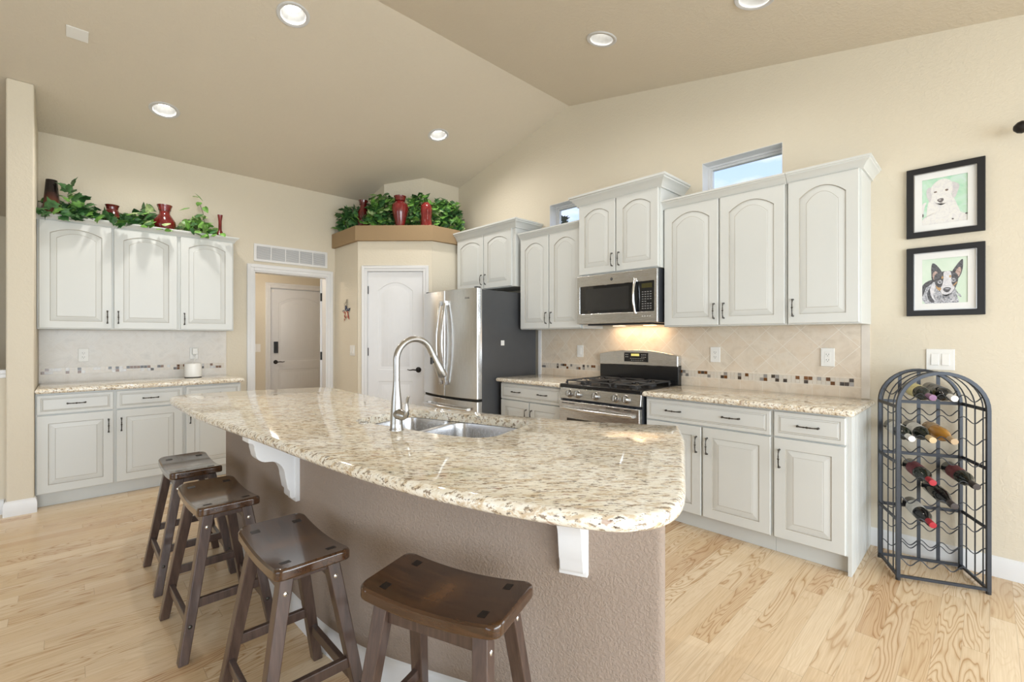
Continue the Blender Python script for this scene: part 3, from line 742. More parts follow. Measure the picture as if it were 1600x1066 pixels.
MB().tube([(0, -0.058, 0.058), (0.0, -0.072, 0.062), (0.0, -0.082, 0.078), (0, -0.082, 0.098), (0, -0.080, 0.118), (0, -0.088, 0.14), (0, -0.096, 0.150)], [0.010, 0.0095, 0.0085, 0.0075, 0.0065, 0.0055, 0.0045], 12, sq=(1.2, 0.8)).build('lever', M['nickel'], lv)
a = MB().lathe([(0.0, 0.004), (0.019, 0.004), (0.022, 0.002), (0.0225, 0)], n=24).build('sink_hole_cover', M['nickel'], loc=(0.972, 1.975, 0.9145))
tag(a, 'small round brushed metal hole cover on the island, left of the faucet', 'cover')

# ================================================================ REFRIGERATOR
FX, FY, FW = 2.862, 4.275, 0.91
fr = thing('refrigerator', 'stainless french-door refrigerator with dark grey sides in the corner', 'refrigerator', (FX, FY, 0), RW)
b = MB(); b.box(0.005, FW-0.005, 0.0, 0.75, 0.03, 1.765); b.box(0.03, FW-0.03, 0.02, 0.7, 0, 0.03); b.build('case', M['fridge_side'], fr, bevel=0.006)
def bow(x): s = (x/FW-0.5)*2; return -0.062-0.055*(1-s*s)
def curved_door(name, x0, x1, z0, z1):
    n = 14; P = []; e = 0.008
    fx = [x0+(x1-x0)*k/n for k in range(n+1)]
    pl = [(x0, -0.004)]+[(x0, bow(x0)+e)]+[(x, bow(x)) for x in [x0+e*0.6]+fx[1:-1]+[x1-e*0.6]]+[(x1, bow(x1)+e), (x1, -0.004)]
    b = MB(); b.loops([[(x, y, z) for x, y in pl] for z in (z0, z1)]); return b.build(name, M['steel_v'], fr, bevel=0.004, sharp=30)
dl = curved_door('door', 0.002, FW/2-0.003, 0.715, 1.778); dr = curved_door('door', FW/2+0.003, FW-0.002, 0.715, 1.778)
dz = curved_door('freezer_drawer', 0.002, FW-0.002, 0.06, 0.69)
MB().box(0.01, FW-0.01, -0.05, -0.001, 0.692, 0.712).build('gasket', M['black'], fr)
for dd, sx in ((dl, -1), (dr, 1)):
    x = FW/2+sx*0.038; y = bow(x); b = MB()
    P = [(x+sx*0.007*sin(pi*k/16), y-0.028-0.045*sin(pi*k/16), 0.85+0.80*k/16) for k in range(17)]
    b.tube(P, 0.0115, 10, sq=(1.4, 0.8)); b.box(x-0.012, x+0.012, y-0.035, y+0.003, 0.83, 0.872); b.box(x-0.012, x+0.012, y-0.035, y+0.003, 1.625, 1.672)
    b.build('door_handle', M['chrome'], dd, bevel=0.003)
b = MB(); P = [(0.09+0.73*k/12, bow(0.09+0.73*k/12)-0.045, 0.615) for k in range(13)]
b.tube(P, 0.012, 10); b.box(0.085, 0.115, bow(0.1)-0.045, bow(0.1)+0.003, 0.603, 0.627); b.box(0.795, 0.825, bow(0.81)-0.045, bow(0.81)+0.003, 0.603, 0.627); b.build('drawer_handle', M['chrome'], dz, bevel=0.003)
for x in (0.03, FW-0.06): MB().box(x, x+0.035, -0.055, 0.0, 1.779, 1.792).build('hinge_cap', M['gunmetal'], fr, bevel=0.003)
b = MB(); b.tube([(0.765+0.0085*cos(2*pi*k/20), bow(0.765)-0.0022, 1.685+0.0085*sin(2*pi*k/20)) for k in range(20)], 0.0013, 5, closed=True); bd = b.build('round_emblem', M['slot'], dr)
textmesh('lettering', 'LG', 0.024, M['slot'], dr, (0.797, bow(0.797)-0.0018, 1.685), (pi/2, 0, radians(8)))
mg = MB().box(-0.022, 0.022, -0.003, 0.0, -0.025, 0.025).mat(1).box(-0.016, 0.008, -0.0035, -0.003, -0.004, 0.018).build('fridge_magnet', [M['plastic'], M['paper']], loc=(3.125, FY-FW+0.0048, 1.25), bevel=0.001)
tag(mg, 'small white square magnet on the grey side of the refrigerator', 'magnet')

# ================================================================ RANGE
rx0 = 3.0
rg_ = thing('gas_range', 'stainless steel gas range with black cooktop between the two stove-wall worktops', 'stove', (rx0, 2.526, 0), RW)
w = 0.764
b = MB(); b.box(0.002, w-0.002, 0.035, 0.645, 0.03, 0.895); b.box(0.05, w-0.05, 0.06, 0.6, 0, 0.03); b.build('oven_body', M['gunmetal'], rg_, bevel=0.003)
b = MB(); b.loops([[(x, 0.04, 0.79), (x, -0.002, 0.797), (x, 0.012, 0.885), (x, 0.04, 0.893)] for x in (0.0, w)]); cp = b.build('control_panel', M['steel'], rg_, bevel=0.004)
for f in (0.14, 0.25, 0.48, 0.72, 0.84):
    b = MB(); b.lathe([(0.034, 0.006), (0.034, -0.002), (0.031, -0.004), (0.026, -0.006), (0.024, -0.032), (0.021, -0.036), (0, -0.037)], (0, 0, 0), 22, 'y')
    b.box(-0.005, 0.005, -0.040, -0.030, -0.020, 0.020)
    b.build('knob', M['nickel'], cp, loc=(f*w, 0.003, 0.84), rot=(radians(-9), 0, 0), bevel=0.001)
b = MB(); b.box(0, w, 0.004, 0.60, 0.888, 0.916); ct = b.build('cooktop', M['black'], rg_, bevel=0.006)
od = MB().box(0.004, w-0.004, -0.012, 0.034, 0.20, 0.778).build('oven_door', M['steel'], rg_, bevel=0.006)
b = MB()
for k in (0.05, 0.14, 0.62, 0.70, 0.83): b.box(k*w, (k+0.08)*w, -0.0135, -0.011, 0.758, 0.764)
b.build('vent_slots', M['slot'], od)
b = MB(); P = [(0.05+(w-0.1)*k/16, -0.030-0.032*sin(pi*k/16), 0.722) for k in range(17)]
b.tube(P, 0.0125, 10); b.box(0.042, 0.068, -0.032, -0.010, 0.71, 0.734); b.box(w-0.068, w-0.042, -0.032, -0.010, 0.71, 0.734); b.build('oven_handle', M['steel'], od, bevel=0.003)
MB().box(0.09, w-0.09, -0.0145, -0.0125, 0.30, 0.64).build('oven_window', M['glass_black'], od)
MB().box(0.004, w-0.004, -0.010, 0.034, 0.045, 0.19).build('warming_drawer', M['steel'], rg_, bevel=0.006)
# grates: three cast iron sections
for s in range(3):
    b = MB(); xa = 0.03+s*0.237; xb = xa+0.228; ya, yb = 0.035, 0.545; z = 0.945; q = 0.0058
    b.tube([(xa+0.012, ya, 0.925), (xa+0.03, ya, z), (xb-0.03, ya, z), (xb-0.012, ya, 0.925)], q, 6); b.tube([(xa+0.012, yb, 0.925), (xa+0.03, yb, z), (xb-0.03, yb, z), (xb-0.012, yb, 0.925)], q, 6)
    for x in (xa+0.02, xb-0.02): b.tube([(x, ya, z), (x, yb, z)], q, 6)
    b.tube([(xa+0.02, (ya+yb)/2, z), (xb-0.02, (ya+yb)/2, z)], q, 6)
    for cy in (0.17, 0.41) if s != 1 else (0.29,):
        cx = (xa+xb)/2
        for k in range(6 if s == 1 else 4):
            a = pi/4+k*pi/2 if s != 1 else k*pi/3+pi/6
            R1 = 0.115 if s != 1 else 0.12
            ex = max(xa+0.02, min(xb-0.02, cx+R1*cos(a))); ey = cy+R1*sin(a)
            b.tube([(cx+0.03*cos(a), cy+0.03*sin(a), z+0.004), (cx+0.05*cos(a), cy+0.05*sin(a), z+0.004), (ex, ey, z)], q, 6)
    for x in (xa+0.02, xb-0.02):
        for y in (ya+0.01, yb-0.01): b.tube([(x, y, z), (x, y, 0.9165)], q, 6)
    b.build('grate', M['iron'], rg_)
for cx, cy in ((0.144, 0.17), (0.144, 0.41), (0.381, 0.29), (0.618, 0.17), (0.618, 0.41)):
    MB().lathe([(0.045, 0), (0.045, 0.006), (0.036, 0.008), (0.036, 0.018), (0.030, 0.021), (0, 0.021)], (cx, cy, 0.916), 20).build('burner', M['iron'], rg_)
# back guard
b = MB(); b.box(0.0, w, 0.585, 0.64, 0.90, 1.075); b.build('guard_base', M['black'], rg_, bevel=0.003)
bgp = [(0, 1.06)]+[(w, 1.06)]+[(w-w*k/16, 1.155+0.042*(1-(2*k/16-1)**2)) for k in range(17)]
b = MB(); b.loops([[(x, 0.575, z) for x, z in bgp], [(x, 0.64, z) for x, z in bgp]]); gb = b.build('back_guard', M['steel'], rg_, bevel=0.008, seg=3)
MB().box(0.265, 0.50, 0.5725, 0.576, 1.092, 1.172).build('control_display', M['black'], gb, bevel=0.001)
MB().box(0.335, 0.415, 0.5718, 0.5727, 1.142, 1.162).build('clock_display', M['lcd'], gb)
b = MB()
for x in [0.278, 0.295, 0.435, 0.452, 0.469]:
    for z in (1.13, 1.15): b.box(x, x+0.011, 0.5717, 0.5727, z, z+0.008)
for k in range(9): b.box(0.325+0.016*k, 0.335+0.016*k, 0.5717, 0.5727, 1.118, 1.123)
for k in range(7): b.box(0.335+0.018*k, 0.346+0.018*k, 0.5717, 0.5727, 1.102, 1.107)
b.build('touch_keys', M['silver'], gb)

# ================================================================ MICROWAVE
mw = thing('microwave_oven', 'stainless over-the-range microwave oven mounted above the stove', 'microwave', (XW-0.378, 2.5375, 1.42), RW)
w = 0.7735; h = 0.42
b = MB(); b.box(0, w, 0.002, 0.377, 0.0, h); b.build('oven_case', M['gunmetal'], mw, bevel=0.003)
b = MB(); b.fill(rect(0.002, w-0.002, 0.002, h-0.002), [rect(0.033, 0.745, 0.088, 0.325)], 0, 0.024, lambda x, z, t: (x, -t, z)); fz = b.build('front_frame', M['steel'], mw, bevel=0.004)
dw = MB().box(0.0335, 0.60, -0.016, -0.001, 0.0885, 0.3245).build('door_glass', M['glass_black'], mw)
MB().box(0.085, 0.52, -0.0165, -0.016, 0.115, 0.30).build('window_mesh', plain('perforated_screen', (0.035, 0.035, 0.035, 1), 0.15), dw)
b = MB(); b.tube([(0.585, -0.03-0.028*sin(pi*k/12), 0.075+0.275*k/12) for k in range(13)], 0.0115, 10, sq=(1, 1.3)); b.box(0.573, 0.597, -0.035, -0.015, 0.07, 0.09); b.box(0.573, 0.597, -0.035, -0.015, 0.335, 0.355); b.build('door_handle', M['chrome'], fz, bevel=0.003)
kp = MB().box(0.61, 0.744, -0.018, -0.001, 0.0885, 0.3245).build('control_keypad', M['glass_black'], mw)
MB().box(0.635, 0.725, -0.0187, -0.018, 0.272, 0.308).build('clock_display', M['lcd_dim'], kp)
b = MB()
for r in range(8):
    for c in range(4):
        if r == 3 and c > 1: continue
        b.box(0.637+c*0.023, 0.651+c*0.023, -0.0186, -0.018, 0.108+r*0.0185, 0.115+r*0.0185)
b.build('keypad_keys', plain('key_grey', (0.22, 0.22, 0.22, 1), 0.4), kp)
b = MB()
for k in range(4): b.box(0.640+0.022*k, 0.650+0.022*k, -0.0246, -0.024, 0.048, 0.054)
b.build('front_buttons', M['plastic'], fz)
MB().lathe([(0.0, -0.0255), (0.011, -0.0255), (0.0125, -0.024)], (0.36, 0, 0.368), 24, 'y').build('round_badge', M['gunmetal'], fz)
textmesh('badge_lettering', 'GE', 0.011, M['silver'], mw, (0.36, -0.0262, 0.368), (pi/2, 0, 0), 0.0003)
b = MB(); b.box(0.08, w-0.08, 0.03, 0.34, -0.012, 0.0); b.build('grease_filter', M['gunmetal'], mw, bevel=0.002)
for x in (0.2, 0.50): MB().box(x, x+0.09, 0.24, 0.30, -0.0145, -0.012).build('lamp_lens', M['uclens'], mw)
d = bpy.data.lights.new('hood_lamp', 'AREA'); d.shape = 'RECTANGLE'; d.size = 0.5; d.size_y = 0.06; d.energy = 1.7; d.color = (1, 0.70, 0.42)
o = bpy.data.objects.new('hood_lamp', d); COL.objects.link(o); o.parent = mw; o.location = (0.40, 0.285, -0.016); o.rotation_euler = (radians(12), 0, 0)

# ================================================================ DOWNLIGHTS
lab = {0: 'round recessed ceiling light above the island, largest and nearest of those on the left slope', 1: 'round recessed ceiling light in front of the far left wall cabinets', 2: 'round recessed ceiling light nearest the planted corner ledge',
       3: 'round recessed ceiling light on the right-hand ceiling slope above the range', 4: 'recessed ceiling light cut off by the top edge of the picture'}
proto = None
for i, (x, y) in enumerate(LAMPS):
    ang = atan2(-0.222, 1) if y > 2.95 else atan2(0.203, 1)
    if proto is None:
        proto = thing('recessed_light', lab[i], 'ceiling light', (x, y, cz(y)), 0)
        b = MB(); b.lathe([(0.080, 0.002), (0.080, -0.004), (0.084, -0.007), (0.102, -0.007), (0.107, -0.003), (0.107, 0.001)], n=40, cap=False); b.build('trim_ring', M['light_trim'], proto)
        b = MB(); b.lathe([(0.0802, -0.003), (0.0795, 0.01), (0.058, 0.075)], n=40, cap=False); b.build('reflector', plain('reflector_white', (0.42, 0.42, 0.41, 1), 0.5), proto)
        b = MB(); b.lathe([(0, 0.062), (0.03, 0.0625), (0.056, 0.070)], n=40, cap=False); b.build('lamp_lens', M['bulb'], proto)
        d = bpy.data.lights.new('lamp', 'SPOT'); d.spot_size = radians(165); d.spot_blend = 1.0; d.shadow_soft_size = 0.05; d.energy = 56; d.color = (1, 0.96, 0.90)
        o = bpy.data.objects.new('lamp', d); COL.objects.link(o); o.parent = proto; o.location = (0, 0, -0.004)
        r = proto
    else: r = dup(proto, (x, y, cz(y)), 0, lab[i])
    r.rotation_euler = (ang, 0, 0)
    for ch in r.children:
        if ch.type == 'LIGHT' and i >= 3: ch.data = ch.data.copy(); ch.data.energy = 16
t = MB().box(-0.055, 0.055, -0.055, 0.055, -0.007, -0.0005).build('ceiling_cover_plate', M['plastic'], loc=(0.055, 4.265, cz(4.265)), rot=(atan2(-0.222, 1), 0, 0), bevel=0.002)
tag(t, 'small blank white square cover plate on the ceiling at upper left', 'cover plate')
d = bpy.data.lights.new('hall_fill', 'POINT'); d.energy = 17; d.shadow_soft_size = 0.12; d.color = (1, 0.9, 0.78)  # fill light added to brighten the hall, its source is unseen
o = bpy.data.objects.new('hall_fill', d); COL.objects.link(o); o.location = (1.65, 6.5, 2.2)
MB().lathe([(0.09, 0), (0.09, -0.02), (0.05, -0.045), (0, -0.05)], n=24).build('hall_fill_shade', M['bulb'], hallc, loc=(1.65, 6.5, 2.44))  # added glowing shade, hidden above the door head, goes with the hall fill
# ================================================================ DOORS
def panel_door(name, label, loc, rz, w, h, t=0.035, handle=None, hinge=None, deadbolt=False):
    r = thing(name, label, 'door', loc, rz); b = MB(); n = 14; st = 0.115
    def O(x0, x1, z0, z1, rise, y): return [(p[0], y, p[1]) for p in outline(x0, x1, z0, z1, rise, n)]
    b.box(0, w, 0.004, t, 0, h)
    b.fill(rect(0, w, 0, h), [[(p[0], p[1]) for p in outline(st, w-st, 0.93, h-0.12, 0.095, n)], [(p[0], p[1]) for p in outline(st, w-st, 0.20, 0.80, 0, n)]], 0, 0.004, lambda x, z, q: (x, 0.004-q, z))
    for z0, z1, rise in ((0.93, h-0.12, 0.095), (0.20, 0.80, 0)):
        def I(i, y): return O(st+i, w-st-i, z0+i, z1-i, rise*(1-i*1.5), y)
        b.loops([I(0, 0.0), I(0.012, 0.0105), I(0.022, 0.0105), I(0.04, 0.0035)], False, True)
        x = st+0.075
        while x < w-st-0.05:
            b.box(x-0.0012, x+0.0012, 0.0025, 0.0036, z0+0.05, z1-rise-0.05+rise*0.8*(1-(2*(x-st)/(w-2*st)-1)**2)); x += 0.042
    b.build('door_panel', M['door'], r, sharp=25)
    if hinge is not None:
        for z in (0.24, 1.09, 1.79): MB().cyl((hinge, -0.004, z), 0.006, 0.09, n=10).build('hinge', M['bronze'], r)
    if handle:
        x, z, s = handle
        b = MB(); b.lathe([(0, -0.016), (0.02, -0.014), (0.031, -0.004), (0.032, 0)], (x, 0, z), 22, 'y')
        b.tube([(x, -0.01, z), (x, -0.045, z), (x+s*0.012, -0.052, z), (x+s*0.05, -0.052, z+0.004), (x+s*0.085, -0.05, z-0.002), (x+s*0.115, -0.048, z+0.006)], [0.010, 0.009, 0.0085, 0.0075, 0.006, 0.004], 10); b.build('lever_handle', M['bronze'], r)
    return r
dt = (Vector((1, -1))/sqrt(2))
panel_door('pantry_door', 'white two-panel arched pantry door in the angled corner wall', (PA[0]+dt.x*0.113+0.011*0.7071, PA[1]+dt.y*0.113+0.011*0.7071, 0.008), R45, 0.625, 2.042, handle=(0.575, 0.93, -1), hinge=0.002)
hd = panel_door('hall_door', 'white arched-panel door with dark keypad lock at the end of the hall', (2.245, 7.635, 0.008), 0, 0.875, 2.048, handle=(0.075, 0.92, 1))
kb = MB().box(0.045, 0.105, -0.026, 0.0, 1.06, 1.235).build('keypad_lock', M['gunmetal'], hd, bevel=0.006)
b = MB()
for r in range(4):
    for c in range(3): b.box(0.055+c*0.015, 0.064+c*0.015, -0.0268, -0.026, 1.135+r*0.019, 1.146+r*0.019)
b.build('keypad_keys', M['slot'], kb)
MB().box(0.012, 0.05, -0.006, 0.0, 1.99, 2.03).build('contact_sensor', M['plastic'], hd, bevel=0.002)
# open passage door seen edge-on
od_ = thing('passage_door', 'white door standing open into the hall, seen edge-on at the right jamb', 'door', (2.288, YW+0.125, 0.008), radians(-26))
MB().box(-0.036, 0, 0.0, 0.79, 0, 2.02).build('door_panel', M['door'], od_, bevel=0.001)
for z in (0.25, 1.02, 1.745):
    b = MB(); b.box(-0.034, -0.001, -0.002, 0.0, z, z+0.1); b.tube([(0.0, -0.008, z), (0.0, -0.008, z+0.1)], 0.007, 10); b.build('hinge', M['bronze'], od_)

# ================================================================ WALL PLATES, VENT
def outlet(name, label, loc, rz, w=0.076, h=0.118, kind='outlet', gang=1):
    t = thing(name, label, 'light switch' if kind == 'switch' else 'wall outlet', loc, rz)
    MB().box(-w/2, w/2, -0.007, -0.0005, -h/2, h/2).build('cover_plate', M['plastic'], t, bevel=0.003)
    for g in range(gang):
        cx = (g-(gang-1)/2)*0.046
        if kind == 'switch':
            MB().loops([[(cx-0.017, -0.0075, -0.034), (cx+0.017, -0.0075, -0.034), (cx+0.017, -0.0075, 0.034), (cx-0.017, -0.0075, 0.034)], [(cx-0.016, -0.013, -0.032), (cx+0.016, -0.013, -0.032), (cx+0.016, -0.009, 0.033), (cx-0.016, -0.009, 0.033)]]).build('rocker', M['plastic'], t, bevel=0.001)
        else:
            f = MB().box(cx-0.017, cx+0.017, -0.0085, -0.0065, -0.034, 0.034).build('receptacle', M['plastic'], t, bevel=0.002); b = MB()
            for z in (-0.018, 0.018):
                b.box(cx-0.008, cx-0.0055, -0.0089, -0.0084, z-0.003, z+0.006).box(cx+0.0055, cx+0.008, -0.0089, -0.0084, z-0.003, z+0.005); b.cyl((cx, -0.0089, z-0.009), 0.0025, 0.0005, 'y', 8)
            b.build('slots', M['slot'], f)
    return t
yb = XW-0.0095
outlet('power_outlet', 'white outlet on the tiles right of the stove wall, nearest the wine rack', (yb, 0.748, 1.172), RW, 0.078, 0.122)
outlet('power_outlet', 'white outlet on the tiles just right of the range', (yb, 1.486, 1.170), RW)
outlet('light_switch', 'white rocker switch on the tiles between refrigerator and range', (yb, 2.80, 1.170), RW, kind='switch')
outlet('light_switch', 'double white rocker switch on the beige wall above the wine rack', (XW, 0.200, 1.175), RW, 0.122, 0.122, 'switch', 2)
outlet('power_outlet', 'white outlet under the far left wall cabinets', (0.112, YW-0.0095, 1.148), 0, 0.07, 0.115)
outlet('power_outlet', 'white outlet with a plugged-in adapter above the white canister', (0.93, YW-0.0095, 1.145), 0, 0.07, 0.115)
outlet('light_switch', 'white switch on the hall wall left of the keypad door', (2.06, 7.6, 1.15), 0, 0.075, 0.12, 'switch')
outlet('light_switch', 'white switch on the narrow wall beside the pantry door', (2.38, 5.11, 1.155), RW, 0.115, 0.12, 'switch', 2)
v = thing('return_air_grille', 'white return-air grille in five sections above the doorway', 'vent', (1.478, YW, 2.145))
w, h = 0.806, 0.192; b = MB(); cells = []
for k in range(5): x0 = 0.028+k*0.1525; cells.append(rect(x0, x0+0.141, 0.026, h-0.026))
b.fill(rect(0, w, 0, h), cells, 0.0005, 0.012, lambda x, z, t_: (x, -t_, z)); b.build('grille_frame', M['trim'], v, bevel=0.002)
b = MB()
for k in range(5):
    x0 = 0.028+k*0.1525
    for j in range(12): z = 0.030+j*0.0115; b.loops([[(x0, -0.009, z), (x0, -0.0085, z-0.001), (x0, -0.002, z+0.007), (x0, -0.0025, z+0.008)], [(x0+0.141, -0.009, z), (x0+0.141, -0.0085, z-0.001), (x0+0.141, -0.002, z+0.007), (x0+0.141, -0.0025, z+0.008)]])
b.build('louvres', M['trim'], v)
MB().box(0.02, w-0.02, -0.0018, -0.0006, 0.02, h-0.02).build('grille_backing', plain('duct_grey', (0.35, 0.36, 0.38, 1), 0.6), v)
# canister on left worktop
c = thing('white_canister', 'white round lidded canister on the far left worktop, below the plugged-in adapter', 'canister', (0.893, 5.405, 0.9145))
MB().lathe([(0.068, 0), (0.070, 0.004), (0.070, 0.008)], n=32).build('base_ring', M['slot'], c)
MB().lathe([(0.070, 0.0085), (0.071, 0.012), (0.071, 0.13), (0.068, 0.137), (0.05, 0.139), (0, 0.139)], n=32).build('canister_body', M['plastic'], c)
b = MB(); b.box(-0.022, 0.022, -0.03, -0.0005, -0.03, 0.03); ad = thing('plug_adapter', 'white plug adapter with thin cord in the outlet behind the white canister', 'adapter', (0.936, YW-0.0188, 1.165)); b.build('adapter_body', M['plastic'], ad, bevel=0.004)
cb = MB().tube(crom([(0.936, 5.55, 1.14), (0.93, 5.53, 1.10), (0.915, 5.50, 1.07), (0.90, 5.47, 1.058), (0.893, 5.44, 1.0565)], 4), 0.003, 6).build('power_cord', M['plastic'], ad, loc=(-0.936, -(YW-0.0188), -1.165))

# ================================================================ BAR STOOLS
def make_stool(label):
    t = thing('bar_stool', label, 'stool', (0, 0, 0), 0); SLn, SWd, H = 0.225, 0.118, 0.612
    b = MB(); nx, ny = 46, 25; tv = []; bv = []
    def prof(x): s = x/SLn; return H-0.004-0.020*(1-s*s)
    vs = []; fs = []
    def ring(z_fn, ins):
        P = [(p[0], p[1]) for p in rrect(-SWd+ins, SWd-ins, -SLn+ins, SLn-ins, 0.022, 5)]; return P
    # grid top
    def grid(zoff, ins, flip):
        G = []
        for j in range(ny):
            for i in range(nx):
                x = (-1+2*j/(ny-1))*(SWd-ins); y = (-1+2*i/(nx-1))*(SLn-ins)
                # rounded corners
                cxr, cyr, rr_ = SWd-ins-0.03, SLn-ins-0.03, 0.03
                if abs(x) > cxr and abs(y) > cyr:
                    dx, dy = (abs(x)-cxr)/rr_, (abs(y)-cyr)/rr_; mx_ = max(dx, dy); l_ = sqrt(dx*dx+dy*dy)
                    if l_ > 0: x = math.copysign(cxr+rr_*dx*mx_/l_, x); y = math.copysign(cyr+rr_*dy*mx_/l_, y)
                G.append((x, y, prof(y)+zoff))
        F = [(j*nx+i, (j+1)*nx+i, (j+1)*nx+i+1, j*nx+i+1) for j in range(ny-1) for i in range(nx-1)]
        return G, F
    G1, F1 = grid(0, 0.006, False); G2, F2 = grid(-0.006, 0.0, False); G3, F3 = grid(-0.036, 0.0, False); G3 = [(x, y, z if True else z) for x, y, z in G3]
    per = [i for i in range(nx)]+[j*nx+nx-1 for j in range(1, ny)]+[(ny-1)*nx+i for i in range(nx-2, -1, -1)]+[j*nx for j in range(ny-2, 0, -1)]
    b.add(G1, F1)
    b.loops([[G1[i] for i in per], [G2[i] for i in per], [G3[i] for i in per]], False, False); b.add(G3, F3)
    st = b.build('seat', M['seat_wood'], t, bevel=0.006, seg=3, sharp=40)
    for sx in (-1, 1):
        for sy in (-1, 1):
            tx, ty = sx*0.072, sy*0.158; fx, fy = sx*0.168, sy*0.212
            zt = prof(ty)-0.037
            # leg: from under the seat down to the floor, splayed
            b = MB(); p = Vector((tx, ty, zt)); q = Vector((fx, fy, 0))
            def sq(c, a, d): return [(c.x+i*a/2, c.y+j*d/2, c.z) for i, j in ((-1, -1), (1, -1), (1, 1), (-1, 1))]
            b.loops([sq(q, 0.036, 0.040), sq(p, 0.042, 0.046)]); lg = b.build('leg', M['leg_wood'], t, bevel=0.004)
            f = 0.93; c = q+(p-q)*f; MB().lathe([(0, -0.003), (0.005, -0.0025), (0.008, 0)] if sy < 0 else [(0.008, 0), (0.005, 0.0025), (0, 0.003)], (c.x, c.y+sy*0.0232, c.z-0.01), 12, 'y').build('bolt', M['chrome'], lg)
            f = 0.25; c = q+(p-q)*f; MB().lathe([(0, -0.003), (0.005, -0.0025), (0.008, 0)] if sy < 0 else [(0.008, 0), (0.005, 0.0025), (0, 0.003)], (c.x, c.y+sy*0.0215, c.z), 12, 'y').build('bolt', M['pewter'], lg)
            zz = prof(ty); MB().add([(tx-0.014, ty-0.011, zz+0.0008-0.026*0), (tx+0.014, ty-0.011, zz+0.0008), (tx+0.014, ty+0.011, zz+0.0008+0.0), (tx-0.014, ty+0.011, zz+0.0008)], [(0, 1, 2, 3)]).build('tenon', M['tenon'], st) if False else None
            # tenon end follows the saddle
            b = MB(); y0, y1 = ty-0.011, ty+0.011
            b.loops([[(tx-0.015, y0, prof(y0)-0.004), (tx+0.015, y0, prof(y0)-0.004), (tx+0.015, y1, prof(y1)-0.004), (tx-0.015, y1, prof(y1)-0.004)], [(tx-0.015, y0, prof(y0)+0.0008), (tx+0.015, y0, prof(y0)+0.0008), (tx+0.015, y1, prof(y1)+0.0008), (tx-0.015, y1, prof(y1)+0.0008)]]); b.build('tenon', M['tenon'], st)
    def at(sx, sy, z):
        tx, ty = sx*0.072, sy*0.158; fx, fy = sx*0.168, sy*0.212; f = z/(prof(ty)-0.037); return Vector((fx+(tx-fx)*f, fy+(ty-fy)*f, z))
    for sx in (-1, 1): MB().beam(at(sx, -1, 0.145), at(sx, 1, 0.145), 0.020, 0.036).build('side_rail', M['leg_wood'], t, bevel=0.003)
    for sy in (-1, 1): MB().beam(at(-1, sy, 0.215), at(1, sy, 0.215), 0.020, 0.036).build('end_rail', M['leg_wood'], t, bevel=0.003)
    for sx in (-1, 1): MB().beam(at(sx, -1, 0.528)+Vector((-sx*0.004, 0, 0)), at(sx, 1, 0.528)+Vector((-sx*0.004, 0, 0)), 0.020, 0.050).build('apron', M['leg_wood'], t, bevel=0.002)
    for sy in (-1, 1): MB().beam(at(-1, sy, 0.548), at(1, sy, 0.548), 0.020, 0.022).build('apron', M['leg_wood'], t, bevel=0.002)
    return t
ST = [((0.775, 1.068), radians(20.5), 'dark wooden saddle-seat stool nearest the camera, seat showing four square pegs'),
      ((0.565, 1.690), radians(0), 'dark wooden saddle stool second from the front, with a pale window glare on its seat'),
      ((0.498, 2.450), radians(1), 'dark wooden saddle stool third from the front, below the left island bracket'),
      ((0.500, 3.130), radians(0), 'dark wooden saddle stool farthest back, nearest the left base cabinets')]
s0 = make_stool(ST[0][2])
for i, (p, a, l) in enumerate(ST):
    if i == 0: s0.location = (p[0], p[1], 0); s0.rotation_euler = (0, 0, a)
    else: dup(s0, (p[0], p[1], 0), a, l)

# ================================================================ WINE RACK
RA = Vector((3.216, 0.352)); RD = Vector((0.4, -0.9165)).normalized(); RWd = 0.388; RDp = 0.275
rk = thing('wine_rack', 'black wrought-iron arched wine rack standing against the right wall', 'wine rack', (RA.x, RA.y, 0), atan2(RD.y, RD.x))
# local x along the front, local y towards the wall
hz = 0.93; rr = RWd/2
def arch(y, r, off=0, n=20): return [(rr-r, y, 0.012)]+[(rr-r, y, hz*k/4) for k in range(1, 4)]+[(rr-r*cos(pi*k/n), y, hz+r*sin(pi*k/n)) for k in range(n+1)]+[(rr+r, y, hz*k/4) for k in range(3, 0, -1)]+[(rr+r, y, 0.012)]
def flatarch(name, y, r, a, bb):
    """square bar bent into an arch: a = depth, bb = width in the plane"""
    b = MB(); P = arch(y, r); L = []
    for i, p in enumerate(P):
        z = p[2]
        if z <= hz: d = Vector((-1 if p[0] < rr else 1, 0, 0))
        else: d = Vector((p[0]-rr, 0, z-hz)).normalized()
        c = Vector(p); L.append([c+d*bb/2+Vector((0, a/2, 0)), c+d*bb/2-Vector((0, a/2, 0)), c-d*bb/2-Vector((0, a/2, 0)), c-d*bb/2+Vector((0, a/2, 0))])
    b.loops(L); return b.build(name, M['gunmetal'], rk, bevel=0.0015)
flatarch('front_frame', 0, rr-0.009, 0.018, 0.018); flatarch('back_frame', RDp, rr-0.009, 0.018, 0.016)
for y in (0.05, 0.12, 0.20): MB().tube(arch(y*RDp/0.25, rr-0.006)[0:], 0.0032, 6).build('side_wire', M['gunmetal'], rk)
b = MB(); z = 0.022
b.beam((0.009, 0, z), (RWd-0.009, 0, z), 0.014, 0.014).beam((0.009, RDp, z), (RWd-0.009, RDp, z), 0.014, 0.014).beam((0.009, 0, z), (0.009, RDp, z), 0.014, 0.014).beam((RWd-0.009, 0, z), (RWd-0.009, RDp, z), 0.014, 0.014); b.build('bottom_frame', M['gunmetal'], rk, bevel=0.001)
for x, y in ((0.009, 0), (RWd-0.009, 0), (0.009, RDp), (RWd-0.009, RDp)): MB().cyl((x, y, 0), 0.011, 0.014, n=12).build('foot', M['slot'], rk)
